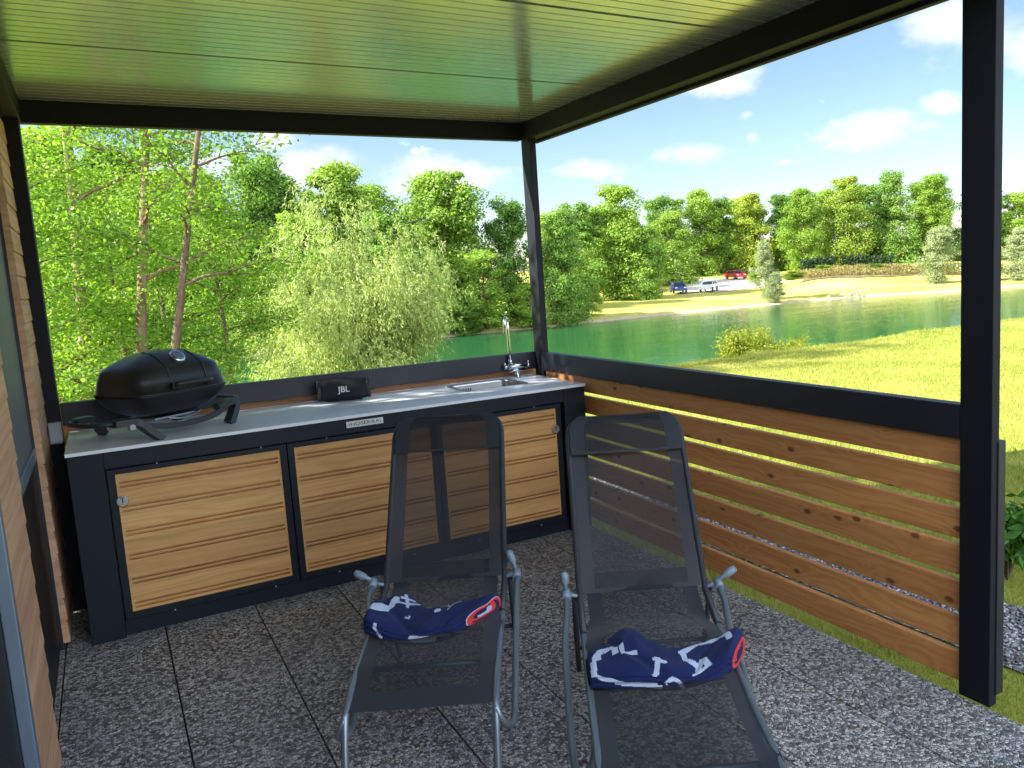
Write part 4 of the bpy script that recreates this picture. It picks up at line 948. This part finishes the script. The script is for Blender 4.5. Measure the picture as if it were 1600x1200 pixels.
NT = [('tall thin alder with a dark leaning trunk, right of the two pinkish trunks', (-2.04, 6.1, -.32), 6.9, .062, 21, m_bark, .0, (-.20, .235), dict(nb=15, per=8, z0=.30, spread=.50, wob=.010)),
      ('thin alder with a pinkish-brown trunk, middle of the three trunks', (-2.26, 7.6, -.85), 8.8, .082, 23, m_bark2, 0, (-.12, .125), dict(nb=15, per=8, z0=.30, spread=.42, wob=.008)),
      ('alder with a thick pinkish trunk at the left of the opening', (-2.78, 8.2, -.95), 9.5, .095, 25, m_bark2, 0, (-.03, .035), dict(nb=14, per=8, z0=.40, spread=.38, wob=.006)),
      ('low bushy alder filling the lower left of the opening beside the wall', (-3.2, 7.1, -.4), 4.0, .06, 27, m_bark, .7, (0, 0), dict(nb=22, per=16, z0=.03, spread=.9)),
      ('low bushy alder just behind the grill', (-2.2, 10.2, -1.5), 4.6, .06, 29, m_bark, 3.7, (0, 0), dict(nb=20, per=16, z0=.03, spread=1.05)),
      ('bushy alder with drooping yellow-green branches between grill and willow', (-.45, 12.6, -2.3), 6.0, .07, 31, m_bark, 5.0, (0, 0), dict(nb=18, per=15, z0=.42, spread=.70)),
      ('tall leafy alder at the far left, mostly cut by the wall', (-4.6, 10.6, -1.6), 10.5, .10, 33, m_bark, 1.0, (0, 0), dict(nb=26, per=14, z0=.05, spread=.75)),
      ('tall alder close behind the thick pinkish trunk', (-3.6, 13.2, -2.5), 11.5, .10, 37, m_bark, 2.0, (0, 0), dict(nb=26, per=13, z0=.05, spread=.62)),
      ('medium alder behind the dark leaning trunk', (-1.4, 14.6, -2.8), 8.4, .08, 35, m_bark, 2.4, (0, 0), dict(nb=22, per=13, z0=.30, spread=.62)),
      ('unseen small leafy alder added at the back corner of the mobile home to shade the worktop', (-5.2, 1.15, -.16), 4.9, .05, 41, m_bark, .3, (0, 0), dict(nb=22, per=16, z0=.42, spread=.55))]  # out of view, added to keep direct sun off the worktop
for lb, loc, h, r, seed, bk, rz, lean, kw in NT:
    o, n_ = near_tree('alder_tree', lb, loc, h, r, seed, m_leaf_alder, bk, rz=rz, lean=lean, **kw); cnt += n_
print('near leaves', cnt)
# --- willow
def willow():
    global rng
    rng = np.random.default_rng(77); rnd = random.Random(5); base = Vector((3.15, 17.3, -3.3)); t_ = thing('willow_tree', 'large pale grey-green willow drooping over the water beyond the kitchen', 'tree', base); t_.scale = (.85, .85, .85)
    mb = MB(); top = []
    for k in range(46):
        az = k*2.4; el = rnd.uniform(.15, 1.5); L = rnd.uniform(3.4, 5.2)*(.62+.55*math.sin(el))*(.62+.38*rnd.random())*1.15
        d = Vector((math.cos(az)*math.cos(el), math.sin(az)*math.cos(el), math.sin(el))); p = Vector((0, 0, 1.0)); q = []
        for j in range(8): s_ = j/7; q.append(p+d*L*s_*Vector((1, 1, 1)).length/1.732+Vector((0, 0, .9*s_+-1.0*s_*s_*math.cos(el)))+Vector((rnd.uniform(-1, 1), rnd.uniform(-1, 1), rnd.uniform(-1, 1)))*.08)
        mb.tube(q, [.045*(1-.9*j/7)*(1.0)+.005 for j in range(8)], 6, cap=False); top += q[3:]
    mb.tube([(0, 0, -.3), (0, 0, .6), (0, 0, 1.2)], [.30, .24, .16], 10); mb.build('trunk', m_bark, t_)
    P = []; D = []
    for k in range(12500):
        o_ = top[rnd.randrange(len(top))]; o_ = Vector(o_)+Vector((rnd.gauss(0, .34), rnd.gauss(0, .34), rnd.gauss(0, .30))); az = math.atan2(o_.y, o_.x)+rnd.gauss(0, .6)
        L = rnd.uniform(.25, .85); out_ = rnd.uniform(.15, .6); n_ = int(20*L)+6; s_ = np.sort(rng.uniform(0, 1, n_))
        x = o_.x+math.cos(az)*out_*L*s_+rng.normal(0, .03, n_); y = o_.y+math.sin(az)*out_*L*s_+rng.normal(0, .03, n_); z = o_.z+L*(.25*s_-1.0*s_*s_)+rng.normal(0, .03, n_)
        P.append(np.stack([x, y, z], 1)); D.append(np.stack([np.full(n_, math.cos(az)*.4), np.full(n_, math.sin(az)*.4), -s_*1.4-.1], 1))
    P = np.concatenate(P); D = np.concatenate(D); n = len(P); keep = P[:, 2] > 2.0+.42*np.abs(P[:, 0]+.2)+rng.normal(0, .25, n); P = P[keep]; D = D[keep]; n = len(P)
    t1 = D+rng.normal(0, .45, (n, 3)); t1 /= np.linalg.norm(t1, axis=1)[:, None]; t2 = np.cross(t1, rng.normal(0, 1, (n, 3))); t2 /= np.linalg.norm(t2, axis=1)[:, None]
    s = rng.uniform(.085, .155, n)[:, None]; V = np.stack([P, P+t1*s*.5+t2*s*.14, P+t1*s, P+t1*s*.5-t2*s*.14], 1).reshape(-1, 3)
    me = quads_mesh('crown', V, np.arange(4*n).reshape(n, 4)); me.materials.append(m_leaf_willow); link('crown', me, t_); print('willow leaves', n)
willow()
# --- small plants
def shrub(name, label, cat, loc, r, h, n, leaf, mat, seed, group=None, aspect=.5, spiky=.0, stems=14):
    global rng
    rng = np.random.default_rng(seed); t_ = thing(name, label, cat, loc, 0, group); mb = MB(); P = []; Nn = []
    for k in range(stems):
        az = k*2.4; e = Vector((math.cos(az)*r*rng.uniform(.3, 1), math.sin(az)*r*rng.uniform(.3, 1), h*rng.uniform(.55, 1))); q = [e*s_*Vector((1, 1, 1)).length/1.732+Vector((0, 0, .15*h*math.sin(s_*PI))) for s_ in (0, .35, .7, 1)]
        mb.tube(q, [.008, .006, .004, .002], 4, cap=False); m_ = n//stems; f_ = rng.uniform(.15, 1, m_)**.7
        a = np.array([np.interp(f_, [0, .35, .7, 1], [p[i] for p in q]) for i in range(3)]).T; P.append(a+rng.normal(0, 1, (m_, 3))*np.array([r, r, h])*.10); Nn.append(np.tile([[e.x*.5/r, e.y*.5/r, .8]], (m_, 1)))
    mb.build('stems', m_bark, t_); P = np.concatenate(P); P[:, 2] = np.maximum(P[:, 2], .01)
    link('foliage', leaves_mesh('foliage', P, np.concatenate(Nn), np.full(len(P), leaf), aspect, .7, mat), t_); return t_
shrub('riverside_bush', 'yellow-green bush on the lawn edge by the water', 'bush', (9.1, 8.3, -.95), .68, 1.05, 9000, .07, m_leaf_bush, 3, aspect=.35, stems=26)
shrub('riverside_bush', 'low spreading tuft of tall grass right of the yellow-green bush', 'bush', (9.75, 7.7, -.65), .55, .55, 3500, .07, m_leaf_bush, 4, aspect=.2, stems=18)
shrub('leafy_plant', 'green leafy garden plant beside the thick post at the gravel edge', 'plant', (1.42, -2.36, -.14), .17, .38, 420, .085, m_leaf_low, 6, aspect=.42, stems=16)
shrub('leafy_plant', 'second leafy garden plant at the right picture edge, further out', 'plant', (1.72, -2.22, -.14), .17, .30, 320, .085, m_leaf_low, 9, aspect=.42, stems=14)
# --- gravel path beside the deck
gp = grid('gravel_path', list(np.linspace(.55, 1.12, 8)), list(np.linspace(-9, .9, 60)), lambda x, y: bankz(x, y)+.012+.008*noise.noise(Vector((x*30, y*30, 0))), m_gravel)
rng = np.random.default_rng(4); n = 9000
gx = rng.uniform(.56, 1.11, n); gy = rng.uniform(-3.6, .8, n); d = []
base_s = np.array([[1, 0, 0], [-1, 0, 0], [0, 1, 0], [0, -1, 0], [0, 0, 1], [0, 0, -1]], float); fs = np.array([[0, 2, 4], [2, 1, 4], [1, 3, 4], [3, 0, 4], [2, 0, 5], [1, 2, 5], [3, 1, 5], [0, 3, 5]])
s = rng.uniform(.006, .015, (n, 1, 1)); V = base_s[None]*s*rng.uniform(.6, 1.3, (n, 6, 1))*np.array([1.2, 1, .7]); a = rng.uniform(0, 6.28, n); ca, sa = np.cos(a)[:, None], np.sin(a)[:, None]
X = V[:, :, 0]*ca-V[:, :, 1]*sa; Y = V[:, :, 0]*sa+V[:, :, 1]*ca; zz = np.array([bankz(x, y) for x, y in zip(gx, gy)])+.018
V = np.stack([X+gx[:, None], Y+gy[:, None], V[:, :, 2]+zz[:, None]], 2).reshape(-1, 3); F = (fs[None]+np.arange(n)[:, None, None]*6).reshape(-1, 3)
o = link('loose_gravel', quads_mesh('loose_gravel', V, F), None, [m_gravel]); tag(o, 'grey-blue loose pebbles on the path beside the terrace', 'gravel', kind='stuff')
# --- grass blades
def blades(name, n, region, hmin, hmax, wd, seed, label):
    rng = np.random.default_rng(seed); x, y = region(rng, n); ok = ~((x > .54) & (x < 1.13) & (y < .9)) & ~((x < .012) & (y < .17)); x, y = x[ok], y[ok]; n = len(x)
    z = np.array([bankz(a, b) for a, b in zip(x, y)])-.005; h = rng.uniform(hmin, hmax, n); a = rng.uniform(0, 6.28, n); lx, ly = rng.normal(0, .35, n)*h, rng.normal(0, .35, n)*h
    w_ = wd*rng.uniform(.6, 1.3, n); P0 = np.stack([x-np.cos(a)*w_, y-np.sin(a)*w_, z], 1); P1 = np.stack([x+np.cos(a)*w_, y+np.sin(a)*w_, z], 1); P2 = np.stack([x+lx, y+ly, z+h], 1)
    V = np.stack([P0, P1, P2], 1).reshape(-1, 3); return tag(link(name, quads_mesh(name, V, np.arange(3*n).reshape(n, 3)), None, [m_grass]), label, 'grass', kind='stuff')
blades('grass', 90000, lambda r, n: (r.uniform(.012, 3.6, n), r.uniform(-3.9, 1.6, n)), .02, .055, .0022, 1, 'short grass blades growing along the terrace edge')
blades('grass', 150000, lambda r, n: (r.uniform(.0, 18, n), r.uniform(-1.5, 7.2, n)), .025, .06, .005, 2, 'sunlit lawn grass between the terrace and the river')
blades('grass', 40000, lambda r, n: (r.uniform(-8, 22, n), r.uniform(6.2, 9.5, n)), .04, .10, .006, 3, 'taller unmown grass on the edge of the river bank')

# ---------------------------------------------------------------- far-bank small things
def car(label, x, y, rz, col):
    c = thing('parked_car', label, 'car', (x, y, terr(x, y)+.16), rz, 'cars parked in the clearing'); pm = paint('car_paint_'+str(round(col[0]*100)), col, .28, .2, .03, 2, 0)
    prof = [(-2.1, .30), (-2.15, .62), (-2.05, .92), (-1.1, .99), (.9, .99), (1.9, .86), (2.12, .62), (2.12, .30)]
    def ring(w_, dz=0, k=1.0): return [Vector((px_*k, w_, pz+dz)) for px_, pz in prof]
    mb = MB(); mb.loft([ring(-.80, 0, .97), ring(-.88), ring(.88), ring(.80, 0, .97)], smooth=False); b = mb.build('body', pm, c)
    def cab(z0, z1, i0, mat, name, x0=-1.75, x1=1.15, x2=.45, x3=-1.25, yw=.80, yt=.62):
        mb = MB(); lo = [(x0, -yw, z0), (x1, -yw, z0), (x1, yw, z0), (x0, yw, z0)]; hi = [(x3, -yt, z1), (x2, -yt, z1), (x2, yt, z1), (x3, yt, z1)]
        mb.loft([[Vector(p) for p in lo], [Vector(p) for p in hi]], smooth=False); return mb.build(name, mat, c)
    cab(.985, 1.38, 0, m_carglass, 'windows'); mb = MB(); mb.box(-1.27, -.63, 1.381, .47, .63, 1.43, .02)
    for sx in (-1, 1):
        mb.tube([(-1.72, sx*.80, .98), (-1.25, sx*.625, 1.39)], .045, 5); mb.tube([(1.13, sx*.80, .98), (.45, sx*.625, 1.39)], .04, 5); mb.tube([(-.25, sx*.81, .98), (-.28, sx*.63, 1.39)], .04, 5)
    mb.build('roof', pm, c)
    for sx in (-1.3, 1.3):
        for sy in (-.86, .86):
            mt = Matrix.Rotation(PI/2, 3, 'X'); w_ = MB().lathe([(.22, -.11), (.31, -.10), (.32, 0), (.31, .10), (.22, .11)], (sx, sy, .31-.14+.12), 16, mt).build('wheel', m_black, c); MB().lathe([(.18, -.115), (.18, .115)], (sx, sy, .29), 12, mt).build('rim', m_steel, w_)
    for sy in (-.62, .62):
        MB().box(2.06, sy-.18, .62, 2.135, sy+.18, .76, .02).build('headlight', m_white, c); MB().box(-2.165, sy-.16, .66, -2.10, sy+.16, .82, .02).build('tail_light', m_red, c)
    return c
def face(x, y, extra): return math.atan2(-4.8-y, -2.5-x)+extra
car('dark blue car at the left of the gravel clearing', 66.9, 86.6, face(67, 87, math.radians(9)), (.03, .06, .20))
car('white car in the middle of the gravel clearing', 71.2, 85.2, face(71, 85, math.radians(-14)), (.70, .72, .74))
car('bright red car at the back of the gravel clearing', 86.6, 97.2, face(87, 97, math.radians(28)), (.62, .03, .05))
car('almost black car parked just right of the red one', 90.0, 96.6, face(89, 97, math.radians(24)), (.02, .022, .03))
sg = thing('notice_board', 'small white notice board on a post near the blue car', 'sign', (78.3, 102.3, terr(78.3, 102.3)), face(78, 102, PI/2))
MB().box(-.7, -.04, .9, .7, .04, 3.0, .02).build('board', m_white, sg); MB().tube([(0, 0, -.1), (0, 0, .9)], .10, 8).build('post', m_bark2, sg)
dw = thing('driftwood', 'pale driftwood heap at the far waterline', 'driftwood', (74.3, 62.3, -3.3), 0); mb = MB(); rnd = random.Random(2)
for k in range(16):
    a = rnd.uniform(0, 6.28); L = rnd.uniform(.8, 2.4); p = Vector((rnd.gauss(0, 1.0), rnd.gauss(0, .4), 0)); mb.tube(smooth_path([p, p+Vector((math.cos(a)*L*.5, math.sin(a)*L*.3, L*.2)), p+Vector((math.cos(a)*L, math.sin(a)*L*.5, L*rnd.uniform(.05, .35)))], 1), .045, 5)
mb.build('branches', paint('bleached_driftwood', (.46, .40, .33), .9), dw)
